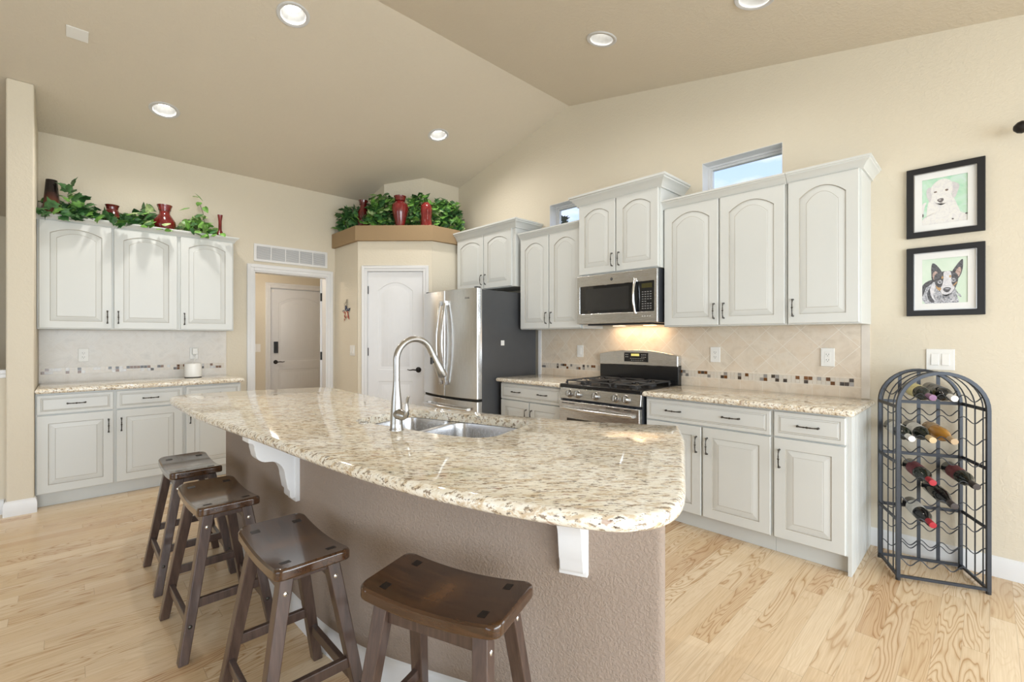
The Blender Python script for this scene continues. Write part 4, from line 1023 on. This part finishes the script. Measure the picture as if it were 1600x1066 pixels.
for zb in (0.325, 0.63, 0.93):
    b = MB(); b.box(0.009, RWd-0.009, RDp-0.002, RDp+0.003, zb-0.009, zb+0.009).box(0.001, 0.005, 0.009, RDp-0.009, zb-0.009, zb+0.009).box(RWd-0.005, RWd-0.001, 0.009, RDp-0.009, zb-0.009, zb+0.009); b.build('cross_band', M['gunmetal'], rk)
SP = (RWd-0.036)/4
for k in (1, 2, 3):
    x = 0.018+SP*k; zt = hz+sqrt(max(0, (rr-0.012)**2-(x-rr)**2)); MB().box(x-0.0085, x+0.0085, RDp+0.003, RDp+0.006, 0.02, zt).build('back_bar', M['gunmetal'], rk)
ROWS = [0.10+0.111*k for k in range(9)]
for z in ROWS:
    for y in (0.004, RDp-0.012):
        hw_ = rr-0.018 if z < hz else sqrt((rr-0.018)**2-(z-hz)**2)
        P = [(x, y, z-0.016*sin(0)+0.017*cos(2*pi*(x-0.018)/SP)) for x in [rr-hw_+2*hw_*k/48 for k in range(49)]]
        MB().tube(P, 0.0028, 6).build('wave_wire', M['gunmetal'], rk)
# bottles: local axis -y towards the neck
def bottle_mat(name, col, rough=0.06, trans=0): 
    t = NT(name, rough, col, spec=0.6)
    if trans: t.b.inputs['Transmission Weight'].default_value = trans
    return t.m
BG = bottle_mat('dark_green_glass', (0.012, 0.016, 0.012, 1)); BB = bottle_mat('black_glass_bottle', (0.010, 0.009, 0.009, 1)); BA = bottle_mat('amber_wine_glass', (0.62, 0.30, 0.05, 1), 0.08, 0.25)
def label_mat(name, c, c2=None):
    t = NT(name, 0.55); n = t.noise(t.co(), 40, 3); c2 = c2 or tuple(x*0.8 for x in c[:3])+(1,)
    t.col(t.ramp(n, [(0.4, c), (0.62, c2)])); return t.m
def wine(label, col, row, glass_m, lab_m, cap_m, slope=False, lr=(0.055, 0.145), zoff=0.0, bare=False):
    z = ROWS[row]-0.017; x = 0.018+SP*(col+0.5); r = 0.0365
    neck = Vector((x, -0.018, z+0.0165)); bot = Vector((x, 0.272, z+0.003+r+0.0))
    wp = rk.matrix_basis
    d = (neck-bot).normalized(); Lb = 0.295
    ang = atan2(RD.y, RD.x)
    M4 = Matrix.Translation((RA.x, RA.y, 0)) @ Matrix.Rotation(ang, 4, 'Z')
    t = thing('wine_bottle', label, 'wine bottle', (0, 0, 0))
    # local bottle: base at origin, axis +z
    q = d.to_track_quat('Z', 'X').to_matrix().to_4x4()
    t.matrix_basis = M4 @ Matrix.Translation(bot) @ q
    if slope: pr = [(0.020, 0.006), (0.034, 0), (0.0365, 0.004), (0.0365, 0.150), (0.034, 0.170), (0.027, 0.195), (0.018, 0.222), (0.0145, 0.245), (0.014, 0.292), (0.0, 0.293)]
    else: pr = [(0.020, 0.008), (0.034, 0), (0.0365, 0.004), (0.0365, 0.175), (0.034, 0.192), (0.024, 0.208), (0.0165, 0.220), (0.0145, 0.232), (0.014, 0.292), (0.0, 0.293)]
    MB().lathe(pr, n=28).build('bottle_glass', glass_m, t)
    if lab_m: MB().lathe([(0.0366, lr[0]), (0.0369, lr[0]), (0.0369, lr[1]), (0.0366, lr[1])], n=28, cap=False).build('paper_label', lab_m, t)
    c0 = 0.240 if not bare else 0.285
    MB().lathe([(0.0143, c0), (0.0151, c0), (0.0151, 0.2895), (0.0158, 0.290), (0.0158, 0.2945), (0.0, 0.2955)], n=20).build('capsule', cap_m, t)
    return t
CW = plain('white_capsule', (0.75, 0.75, 0.73, 1), 0.35); CR = plain('red_capsule', (0.42, 0.02, 0.035, 1), 0.3); CP_ = plain('purple_capsule', (0.25, 0.12, 0.24, 1), 0.35)
CT = plain('tan_capsule', (0.62, 0.47, 0.27, 1), 0.4); CK = plain('cork_end', (0.50, 0.36, 0.22, 1), 0.6); CD = plain('dark_capsule', (0.05, 0.04, 0.04, 1), 0.3)
LY = label_mat('yellow_label', (0.66, 0.60, 0.30, 1)); LW = label_mat('white_label', (0.68, 0.67, 0.63, 1)); LG_ = label_mat('grey_label', (0.10, 0.10, 0.10, 1), (0.25, 0.25, 0.25, 1)); LR = label_mat('dark_red_label', (0.13, 0.025, 0.035, 1), (0.20, 0.05, 0.06, 1)); LN = label_mat('clear_label', (0.50, 0.36, 0.22, 1))
wine('wine bottle with yellow label and purple cap in the top row of the rack', 1, 8, BG, LY, CP_)
wine('black wine bottle with grey label and white cap, right one of the top row', 2, 8, BB, LG_, CW)
wine('wine bottle with white label and white cap behind the rack front post, far left column', 0, 6, BG, LW, CW)
wine('dark wine bottle with white label and tan cap beside the amber bottle', 1, 6, BG, LW, CT, slope=True)
wine('amber white-wine bottle in the wine rack', 2, 6, BA, LN, CK, slope=True, lr=(0.03, 0.09))
wine('wine bottle with dark red label and bright red cap, in the middle of the rack', 1, 4, BG, LR, CR)
wine('wine bottle with dark red label and dark cap, at the right side of the rack', 3, 4, BG, LR, CD)
wine('unlabelled black wine bottle below the dark red labelled ones', 2, 3, BB, None, CD, slope=True)
wine('wine bottle with white label and red cap, lowest bottle in the rack', 1, 2, BB, LW, CR)

# ================================================================ PICTURES
def picture(label, y0, y1, z0, z1, draw):
    t = thing('framed_picture', label, 'picture', (XW, y0, z0), RW); w = y0-y1; h = z1-z0; f = 0.033
    b = MB(); b.fill(rect(0, w, 0, h), [rect(f, w-f, f, h-f)], 0.0005, 0.022, lambda x, z, q: (x, -q, z)); b.build('picture_frame', M['frame'], t, bevel=0.003)
    b = MB(); e = 0.004; b.fill(rect(f, w-f, f, h-f), [rect(f+e, w-f-e, f+e, h-f-e)], 0.0005, 0.0145, lambda x, z, q: (x, -q, z)); b.build('silver_fillet', M['silver'], t)
    b = MB(); m = 0.066; mz = 0.072
    b.fill(rect(f+e, w-f-e, f+e, h-f-e), [rect(m+0.004, w-m-0.004, mz, h-mz)], 0.004, 0.006, lambda x, z, q: (x, -q, z)); b.build('mat_board', M['paper'], t)
    draw(t, m+0.003, w-m-0.003, mz-0.001, h-mz+0.001); return t
def art(t, name, x0, x1, z0, z1, mats, shapes):
    b = MB(); W_, H_ = x1-x0, z1-z0
    b.mat(0).add([(x0, -0.0012, z0), (x1, -0.0012, z0), (x1, -0.0012, z1), (x0, -0.0012, z1)], [(0, 1, 2, 3)])
    for i, (m, P) in enumerate(shapes):
        P = [(min(1, max(0, u)), min(1, max(0, v_))) for u, v_ in P]; y = -0.0014-0.00009*i; n = len(P)
        cx = sum(p[0] for p in P)/n; cy = sum(p[1] for p in P)/n
        vs = [(x0+cx*W_, y, z0+cy*H_)]+[(x0+p[0]*W_, y, z0+p[1]*H_) for p in P]
        b.mat(m).add(vs, [(0, 1+k, 1+(k+1) % n) for k in range(n)])
    return b.build(name, mats, t, merge=False)
def blob(cx, cy, rx, ry, n=22, jit=0.0, a0=0, seed=1):
    rd = random.Random(seed); return [(cx+(rx*(1+jit*rd.uniform(-1, 1)))*cos(2*pi*k/n+0), cy+(ry*(1+jit*rd.uniform(-1, 1)))*sin(2*pi*k/n)) for k in range(n)]
def sm(P, n=4): return [(q.x, q.y) for q in crom([(p[0], p[1], 0) for p in P], n, True)]
def wash(name, stops, sc=8, rough=0.6):
    t = NT(name, rough); t.col(t.ramp(t.noise(t.co(), sc, 4, 0.6, 0.8), stops)); return t.m
A_bg = wash('mint_wash', [(0.25, (0.30, 0.62, 0.45, 1)), (0.5, (0.50, 0.72, 0.56, 1)), (0.75, (0.62, 0.75, 0.72, 1))], 18)
A_fur = wash('white_fur_wash', [(0.3, (0.66, 0.64, 0.66, 1)), (0.55, (0.78, 0.77, 0.75, 1)), (0.8, (0.72, 0.68, 0.64, 1))], 60)
A_sh = wash('fur_shadow', [(0.3, (0.55, 0.53, 0.56, 1)), (0.7, (0.68, 0.66, 0.66, 1))], 60)
A_br = plain('ink_brown', (0.20, 0.12, 0.08, 1), 0.7); A_gr = plain('ink_grey', (0.16, 0.14, 0.14, 1), 0.7)
def puppy(t, x0, x1, z0, z1):
    sh = [(1, sm([(0, 0), (0.88, 0), (0.86, 0.15), (0.78, 0.35), (0.70, 0.52), (0.60, 0.62), (0.25, 0.62), (0.13, 0.45), (0.10, 0.2), (0.04, 0.16)])),
          (1, sm([(0.7, 0.0), (0.98, 0.0), (1, 0.10), (0.84, 0.2), (0.72, 0.14)])),
          (1, sm([(0, 0.14), (0.06, 0.40), (0.10, 0.50), (0.02, 0.48), (0, 0.40)])),
          (2, sm([(0.14, 0.55), (0.10, 0.66), (0.11, 0.78), (0.18, 0.82), (0.24, 0.76), (0.22, 0.60), (0.18, 0.50)])),
          (2, sm([(0.64, 0.86), (0.74, 0.84), (0.82, 0.76), (0.76, 0.58), (0.72, 0.52), (0.66, 0.56), (0.66, 0.7)])),
          (1, sm([(0.20, 0.74), (0.24, 0.86), (0.38, 0.95), (0.54, 0.95), (0.66, 0.86), (0.67, 0.68), (0.60, 0.52), (0.50, 0.43), (0.36, 0.43), (0.26, 0.52)])),
          (2, sm([(0.30, 0.47), (0.42, 0.40), (0.54, 0.44), (0.50, 0.42), (0.40, 0.385), (0.32, 0.43)])),
          (3, blob(0.30, 0.70, 0.038, 0.016, 12)), (3, blob(0.55, 0.71, 0.036, 0.022, 12)), (4, blob(0.295, 0.70, 0.018, 0.013, 10)), (4, blob(0.555, 0.715, 0.020, 0.016, 10)),
          (4, sm([(0.34, 0.52), (0.40, 0.545), (0.47, 0.54), (0.48, 0.50), (0.43, 0.455), (0.38, 0.47)])), (2, blob(0.40, 0.515, 0.03, 0.010, 10)),
          (4, sm([(0.36, 0.445), (0.42, 0.435), (0.47, 0.455), (0.42, 0.425)])), (4, blob(0.68, 0.07, 0.022, 0.018, 10)), (4, blob(0.02, 0.22, 0.018, 0.04, 10)), (4, blob(0.97, 0.15, 0.03, 0.016, 10))]
    art(t, 'puppy_painting', x0, x1, z0, z1, [A_bg, A_fur, A_sh, A_br, A_gr], sh)
B_bg = wash('pale_green_wash', [(0.3, (0.60, 0.73, 0.60, 1)), (0.7, (0.68, 0.78, 0.68, 1))], 10)
B_blk = wash('charcoal_ink', [(0.35, (0.05, 0.05, 0.055, 1)), (0.65, (0.16, 0.16, 0.18, 1))], 90)
B_gry = wash('speckled_fur', [(0.35, (0.16, 0.17, 0.20, 1)), (0.5, (0.42, 0.43, 0.48, 1)), (0.65, (0.70, 0.70, 0.74, 1))], 110)
B_wht = wash('white_fur', [(0.3, (0.50, 0.50, 0.56, 1)), (0.6, (0.74, 0.73, 0.76, 1))], 90)
B_tan = plain('tan_fur', (0.50, 0.32, 0.16, 1), 0.7); B_pk = wash('inner_ear', [(0.3, (0.30, 0.20, 0.17, 1)), (0.7, (0.62, 0.48, 0.44, 1))], 90)
def heeler(t, x0, x1, z0, z1):
    sh = [(2, sm([(0.12, 0), (0.76, 0), (0.78, 0.12), (0.74, 0.3), (0.66, 0.4), (0.40, 0.52), (0.2, 0.50), (0.05, 0.45), (0, 0.38), (0, 0.12), (0.06, 0.03)])),
          (1, sm([(0, 0.38), (0.08, 0.48), (0.22, 0.53), (0.24, 0.46), (0.12, 0.40), (0.05, 0.30), (0.02, 0.18), (0, 0.2)])), (1, sm([(0.12, 0.25), (0.2, 0.38), (0.18, 0.22), (0.28, 0.05), (0.2, 0.03), (0.13, 0.14)])),
          (3, sm([(0.18, 0.32), (0.25, 0.44), (0.30, 0.40), (0.26, 0.2), (0.30, 0.06), (0.22, 0.14)])), (2, sm([(0.74, 0.30), (0.80, 0.16), (0.86, 0.12), (0.84, 0.18), (0.78, 0.22)])),
          (1, sm([(0.245, 0.48), (0.21, 0.70), (0.215, 0.85), (0.25, 0.90), (0.33, 0.85), (0.44, 0.70), (0.46, 0.58)])), (5, sm([(0.25, 0.56), (0.24, 0.66), (0.30, 0.72), (0.37, 0.66), (0.37, 0.58), (0.29, 0.52)])),
          (1, sm([(0.66, 0.66), (0.76, 0.82), (0.86, 0.93), (0.895, 0.92), (0.89, 0.74), (0.83, 0.57), (0.74, 0.52)])), (5, sm([(0.72, 0.64), (0.79, 0.76), (0.85, 0.76), (0.85, 0.66), (0.80, 0.57), (0.75, 0.58)])),
          (1, sm([(0.27, 0.56), (0.32, 0.66), (0.45, 0.70), (0.65, 0.70), (0.78, 0.62), (0.79, 0.48), (0.72, 0.30), (0.58, 0.18), (0.46, 0.20), (0.33, 0.36)])),
          (3, sm([(0.49, 0.69), (0.63, 0.69), (0.65, 0.55), (0.66, 0.42), (0.72, 0.34), (0.66, 0.24), (0.56, 0.17), (0.46, 0.20), (0.40, 0.30), (0.45, 0.40), (0.48, 0.55)])),
          (4, sm([(0.31, 0.40), (0.36, 0.36), (0.43, 0.34), (0.40, 0.28), (0.34, 0.32)])), (4, sm([(0.68, 0.36), (0.76, 0.42), (0.77, 0.46), (0.70, 0.40)])), (4, blob(0.455, 0.57, 0.022, 0.032, 10)), (4, blob(0.625, 0.585, 0.022, 0.030, 10)),
          (2, blob(0.40, 0.475, 0.05, 0.042, 14)), (1, blob(0.40, 0.475, 0.028, 0.026, 12)), (2, blob(0.70, 0.50, 0.045, 0.042, 14)), (1, blob(0.70, 0.50, 0.026, 0.026, 12)), (3, blob(0.405, 0.485, 0.008, 0.008, 8)), (3, blob(0.705, 0.51, 0.008, 0.008, 8)),
          (1, sm([(0.47, 0.31), (0.52, 0.345), (0.60, 0.345), (0.645, 0.315), (0.60, 0.255), (0.55, 0.24), (0.50, 0.26)])), (2, blob(0.56, 0.315, 0.055, 0.012, 12)), (1, sm([(0.44, 0.20), (0.54, 0.165), (0.66, 0.22), (0.55, 0.15)]))]
    for k in range(26):
        rd = random.Random(k); x = rd.uniform(0.28, 0.76); y = rd.uniform(0.0, 0.14); sh.append((1 if k % 2 else 3, [(x-0.006, y), (x+0.006, y), (x+rd.uniform(-0.02, 0.02), y+0.09)]))
    art(t, 'dog_painting', x0, x1, z0, z1, [B_bg, B_blk, B_gry, B_wht, B_tan, B_pk], sh)
picture('black framed watercolour of a white puppy on mint green, upper of the two pictures', 0.348, 0.016, 1.893, 2.303, puppy)
picture('black framed drawing of a grey dog with upright ears, lower of two pictures', 0.348, 0.016, 1.430, 1.834, heeler)

# curtain rod finial at the right edge
cr_ = thing('curtain_rod', 'dark curtain rod with ball finial at the right edge of the picture', 'curtain rod', (XW-0.095, -0.135, 2.392))
MB().tube([(0, -0.03, 0), (0, -2.3, 0)], 0.011, 12).build('rod', M['bronze'], cr_)
MB().lathe([(0, 0.052), (0.012, 0.050), (0.027, 0.036), (0.032, 0.020), (0.027, 0.002), (0.014, -0.010), (0.013, -0.03), (0.016, -0.034), (0.012, -0.045)], (0, -0.0, 0), 20, 'y').build('finial', M['bronze'], cr_)
b = MB(); b.tube([(0, -0.2, 0), (0.094, -0.2, 0)], 0.007, 8).cyl((0.086, -0.2, 0), 0.025, 0.009, 'x', 16); b.build('wall_bracket', M['bronze'], cr_)

# ================================================================ STAR ORNAMENT
so = thing('star_ornament', 'small rustic metal star with flag stripes hanging on the narrow wall by the doorway', 'wall ornament', (2.378, 5.263, 1.60), RW)
b = MB(); R1, R2 = 0.125, 0.05; P = []
for k in range(10):
    r = R1 if k % 2 == 0 else R2; a = pi/2+pi*k/5+0.12; P.append((r*cos(a), r*sin(a)))
vs = [(0, -0.030, 0)]+[(x, -0.006, z) for x, z in P]+[(0, -0.004, 0)]
b.add(vs, [(0, 1+k, 1+(k+1) % 10) for k in range(10)]+[(11, 1+(k+1) % 10, 1+k) for k in range(10)])
t_ = NT('flag_paint', 0.55); c = t_.n('ShaderNodeSeparateXYZ', {0: t_.co()})
xx = t_.math('ADD', t_.math('MULTIPLY', c.outputs[0], 0.9), t_.math('MULTIPLY', c.outputs[2], 0.25))
fr_ = t_.math('GREATER_THAN', t_.math('FRACT', t_.math('DIVIDE', xx, 0.034)), 0.5)
stripes = t_.mix(fr_, (0.35, 0.045, 0.03, 1), (0.62, 0.52, 0.38, 1))
up_ = t_.math('GREATER_THAN', c.outputs[2], 0.012)
blue = t_.mix(t_.math('GREATER_THAN', t_.noise(t_.co(), 60, 0), 0.62), (0.02, 0.03, 0.07, 1), (0.6, 0.55, 0.42, 1))
t_.col(t_.mix(up_, stripes, blue)); b.build('star', t_.m, so, sharp=10)
b = MB()
for k, (x, s) in enumerate(((-0.03, 1), (0.02, -1), (0.05, 1))):
    b.tube([(x+0.010*cos(a), -0.012+0.010*sin(a)*0.6, 0.05+a*0.0032+0.02*k) for a in [0.5*j for j in range(40)]], 0.0013, 5)
b.tube([(-0.01, -0.003, 0.115), (0.0, -0.003, 0.155), (0.012, -0.003, 0.115)], 0.0013, 5); b.build('wire_curls', M['pewter'], so)

# ================================================================ VASES AND GREENERY
def vase(label, prof, loc, m, n=32):
    o = MB().lathe([(0, 0)]+prof+[(prof[-1][0]-0.006, prof[-1][1]-0.002), (prof[-1][0]-0.012, prof[-1][1]-0.05), (0, prof[-1][1]-0.055)], n=n, cap=False).build('vase', m, loc=loc)
    VASES.append((loc[0], loc[1], loc[2], max(p[0] for p in prof)*(0.65 if 'behind' in label else 1))); return tag(o, label, 'vase')
ZC = 2.3085; VASES = []
ZL = 2.2625
vase('tall tapered dark brown vase at the left end on top of the left wall cabinets', [(0.060, 0.0), (0.063, 0.01), (0.058, 0.08), (0.047, 0.2), (0.036, 0.345), (0.036, 0.352)], (-0.086, 5.43, ZL), M['brown_vase'])
vase('squat red vase half hidden in ivy, between the brown vase and the round red vase', [(0.035, 0.0), (0.06, 0.03), (0.074, 0.08), (0.070, 0.13), (0.045, 0.175), (0.038, 0.19), (0.052, 0.222)], (0.297, 5.45, ZL), M['dark_red'])
vase('round-bellied glossy red vase with flared neck on the left wall cabinets', [(0.042, 0.0), (0.07, 0.03), (0.088, 0.085), (0.085, 0.13), (0.055, 0.18), (0.042, 0.20), (0.043, 0.23), (0.060, 0.275), (0.061, 0.282)], (0.672, 5.43, ZL+0.01), M['red'])
vase('slender red bottle vase at the right end of the left wall cabinets', [(0.030, 0.0), (0.045, 0.03), (0.046, 0.06), (0.03, 0.10), (0.016, 0.13), (0.015, 0.22), (0.024, 0.285)], (1.125, 5.43, ZL), M['red'])
ZS = 2.5685
vase('red vase behind ivy at the left of the corner ledge', [(0.035, 0.0), (0.06, 0.05), (0.07, 0.13), (0.06, 0.20), (0.04, 0.25), (0.035, 0.28), (0.055, 0.33), (0.056, 0.335)], (2.50, 5.09, ZS), M['dark_red'])
vase('red urn-shaped vase with flared lip in the middle of the corner ledge', [(0.045, 0.0), (0.055, 0.03), (0.076, 0.12), (0.094, 0.19), (0.088, 0.245), (0.05, 0.28), (0.045, 0.295), (0.068, 0.335), (0.069, 0.342)], (2.735, 4.665, ZS), M['red'])
vase('straight-shouldered red vase with narrow mouth, right of the urn on the corner ledge', [(0.072, 0.0), (0.066, 0.02), (0.060, 0.08), (0.066, 0.18), (0.064, 0.23), (0.045, 0.258), (0.032, 0.265), (0.033, 0.272)], (2.955, 4.465, ZS), M['red'])

LEAF = [(0, 0), (0.16, -0.10), (0.34, -0.16), (0.42, 0.02), (0.62, 0.12), (0.44, 0.30), (0.36, 0.52), (0.14, 0.62), (0, 1.0), (-0.14, 0.62), (-0.36, 0.52), (-0.44, 0.30), (-0.62, 0.12), (-0.42, 0.02), (-0.34, -0.16), (-0.16, -0.10)]
POTH = [(0, 0), (0.2, -0.12), (0.4, 0.0), (0.45, 0.25), (0.34, 0.55), (0.15, 0.82), (0, 1.02), (-0.15, 0.82), (-0.34, 0.55), (-0.45, 0.25), (-0.4, 0.0), (-0.2, -0.12)]
def leaf(b, p, d, up, s, shape, curl=0.25):
    d = d.normalized(); x = d.cross(up)
    x = x.normalized() if x.length > 0.01 else Vector((1, 0, 0)); nrm = x.cross(d).normalized(); n = len(shape)
    c = p+d*s*0.4+nrm*s*0.05; vs = [c]+[p+d*s*v+x*s*u-nrm*s*curl*(abs(u)*0.5+v*v*0.35) for u, v in shape]
    b.add(vs, [(0, 1+k, 1+(k+1) % n) for k in range(n)])
def ivy(label, box_fn, n, size, mats_w, seed, shape, stems=8, name='ivy_plant'):
    rd = random.Random(seed); t = thing(name, label, 'artificial plant', box_fn(rd, True)); o = Vector(t.location)
    b = MB(); sb = MB(); pts = []
    for i in range(n):
        for _try in range(12):
            p = Vector(box_fn(rd)); bad = False
            for vx, vy, vz, vr in VASES:
                dv = sqrt((p.x-vx)**2+(p.y-vy)**2)
                if dv < vr+size*0.35: bad = True
                rv = sqrt(vx*vx+vy*vy); rp = sqrt(p.x*p.x+p.y*p.y)
                if rp < rv and rv-rp < 0.6 and abs(atan2(p.x, p.y)-atan2(vx, vy))*rv < vr+0.02 and p.z > vz+0.13 and abs(vz-p.z) < 0.6: bad = True
            if not bad: break
        if bad: continue
        pts.append(p)
        q = rd.random(); m = 0
        acc = 0
        for k, w_ in enumerate(mats_w):
            acc += w_
            if q <= acc: m = k; break
        d = Vector((rd.uniform(-1, 1)-0.25, rd.uniform(-1, 0.5)-0.3, rd.uniform(-0.9, 0.7))); up = Vector((rd.uniform(-0.5, 0.2)-0.35, -0.55+rd.uniform(-0.3, 0.3), 0.8+rd.uniform(-0.3, 0.3)))
        b.mat(m); leaf(b, p-o, d, up, size*rd.uniform(0.65, 1.15), shape)
    b.build('leaves', [M['leaf_dark'], M['leaf_mid'], M['leaf_pale']], t, sharp=60, merge=False)
    for k in range(stems):
        a = rd.choice(pts)-o; c = rd.choice(pts)-o; m_ = (a+c)/2+Vector((0, 0, -0.03)); m_.z = max(m_.z, 0.01); r0 = Vector((rd.uniform(-0.05, 0.05), rd.uniform(-0.02, 0.02), 0.004))
        sb.tube(crom([r0, m_, a], 5), 0.0022, 5)
    sb.build('stems', M['stem'], t); return t
def cabtop(xc, hw_, zc_, hh, y0=5.345, y1=5.55, over=0.0):
    def f(rd, origin=False):
        if origin: return (xc, 5.42, ZL)
        x = rd.gauss(xc, hw_*0.55); x = max(xc-hw_*1.15, min(xc+hw_*1.15, x)); y = rd.uniform(y0, y1)
        z = ZL+0.03+abs(rd.gauss(0, 1))*hh*0.5*(1.15-abs(x-xc)/(hw_*1.25))
        x = max(-0.135, x)
        if over and rd.random() < over: y = rd.uniform(5.20, 5.235); z = ZL+rd.uniform(0.0, 0.09)
        return (x, y, z)
    return f
ivy('dark green ivy around the brown vase at the left end of the cabinet tops', cabtop(0.02, 0.24, 0, 0.24, over=0.05), 210, 0.085, (0.8, 0.2, 0), 11, LEAF)
ivy('dark green ivy trailing over the cabinet edge beside the squat red vase', cabtop(0.33, 0.17, 0, 0.20, over=0.04), 120, 0.08, (0.6, 0.35, 0.05), 12, LEAF)
ivy('greyish green leafy spray left of the round red vase on the cabinet tops', cabtop(0.56, 0.16, 0, 0.24, over=0.03), 120, 0.08, (0.45, 0.3, 0.25), 13, POTH)
ivy('bright variegated vine right of the round red vase on the cabinet tops', cabtop(0.93, 0.18, 0, 0.26, over=0.04), 170, 0.08, (0.15, 0.5, 0.35), 14, POTH)
def ledge(ax, ay, bx, by, depth, h, seed_w=0.0):
    cx, cy = (ax+bx)/2, (ay+by)/2; d = Vector((bx-ax, by-ay)); L_ = d.length; d.normalize(); nr = Vector((-d.y, d.x))
    if nr.x+nr.y < 0: nr = -nr
    def f(rd, origin=False):
        if origin: return (cx+nr.x*depth*0.5, cy+nr.y*depth*0.5, ZS)
        s = rd.uniform(-0.54, 0.54); t = rd.uniform(0.02, 1)*depth; k = 1-(abs(s)*1.5)**2*0.5
        z = ZS+0.035+rd.random()**0.85*h*k
        return (cx+d.x*s*L_+nr.x*t, cy+d.y*s*L_+nr.y*t, z)
    return f
ivy('dark ivy at the left end of the corner ledge', ledge(2.36, 5.52, 2.37, 5.10, 0.16, 0.26), 170, 0.09, (0.85, 0.15, 0), 21, LEAF)
ivy('green ivy between the left red vase and the red urn on the corner ledge', ledge(2.40, 5.00, 2.72, 4.68, 0.18, 0.36), 260, 0.09, (0.35, 0.5, 0.15), 22, POTH)
ivy('bushy green vine between the red urn and the straight red vase on the corner ledge', ledge(2.80, 4.62, 2.96, 4.46, 0.16, 0.36), 170, 0.09, (0.35, 0.5, 0.15), 23, POTH)
ivy('bushy ivy at the right end of the corner ledge, against the cabinet crown', ledge(3.04, 4.44, 3.44, 4.44, 0.17, 0.34), 280, 0.09, (0.45, 0.45, 0.1), 24, LEAF)

# ================================================================ TREE OUTSIDE
tr = thing('garden_tree', 'bluish green tree outside, seen through the small window above the tall cabinets', 'tree', (6.5, 5.45, -0.45))
MB().tube([(0, 0, 0), (0.03, 0.02, 2.0), (0, 0, 3.6)], [0.12, 0.08, 0.02], 10).build('trunk', M['stem'], tr)
b = MB(); rd = random.Random(5)
for i in range(1500):
    z = rd.uniform(1.2, 3.95); R_ = 0.62*(1-(z-1.2)/2.9)**0.7; a = rd.uniform(0, 2*pi); r0 = R_*sqrt(rd.random())
    leaf(b, Vector((r0*cos(a), r0*sin(a), z)), Vector((cos(a), sin(a), rd.uniform(-0.6, 0.6))), Vector((0, 0, 1)), 0.10, POTH)
b.build('foliage', plain('tree_foliage', (0.06, 0.12, 0.07, 1), 0.6, var=0.4), tr, merge=False)

GROUPS = {'bar_stool': 'wooden saddle stools along the island', 'wine_bottle': 'wine bottles lying in the wine rack', 'recessed_light': 'recessed ceiling lights', 'wall_cabinet': 'white wall cabinets', 'base_cabinet': 'white base cabinets',
          'power_outlet': 'white wall outlets', 'light_switch': 'white light switches', 'vase': 'glazed vases on the high ledges', 'ivy_plant': 'artificial ivy plants on the high ledges', 'framed_picture': 'framed dog pictures', 'granite_worktop': 'granite worktops on the base cabinets', 'tile_backsplash': 'tile backsplashes'}
for o in bpy.data.objects:
    k = o.name.split('.')[0]
    if o.parent is None and k in GROUPS: o['group'] = GROUPS[k]
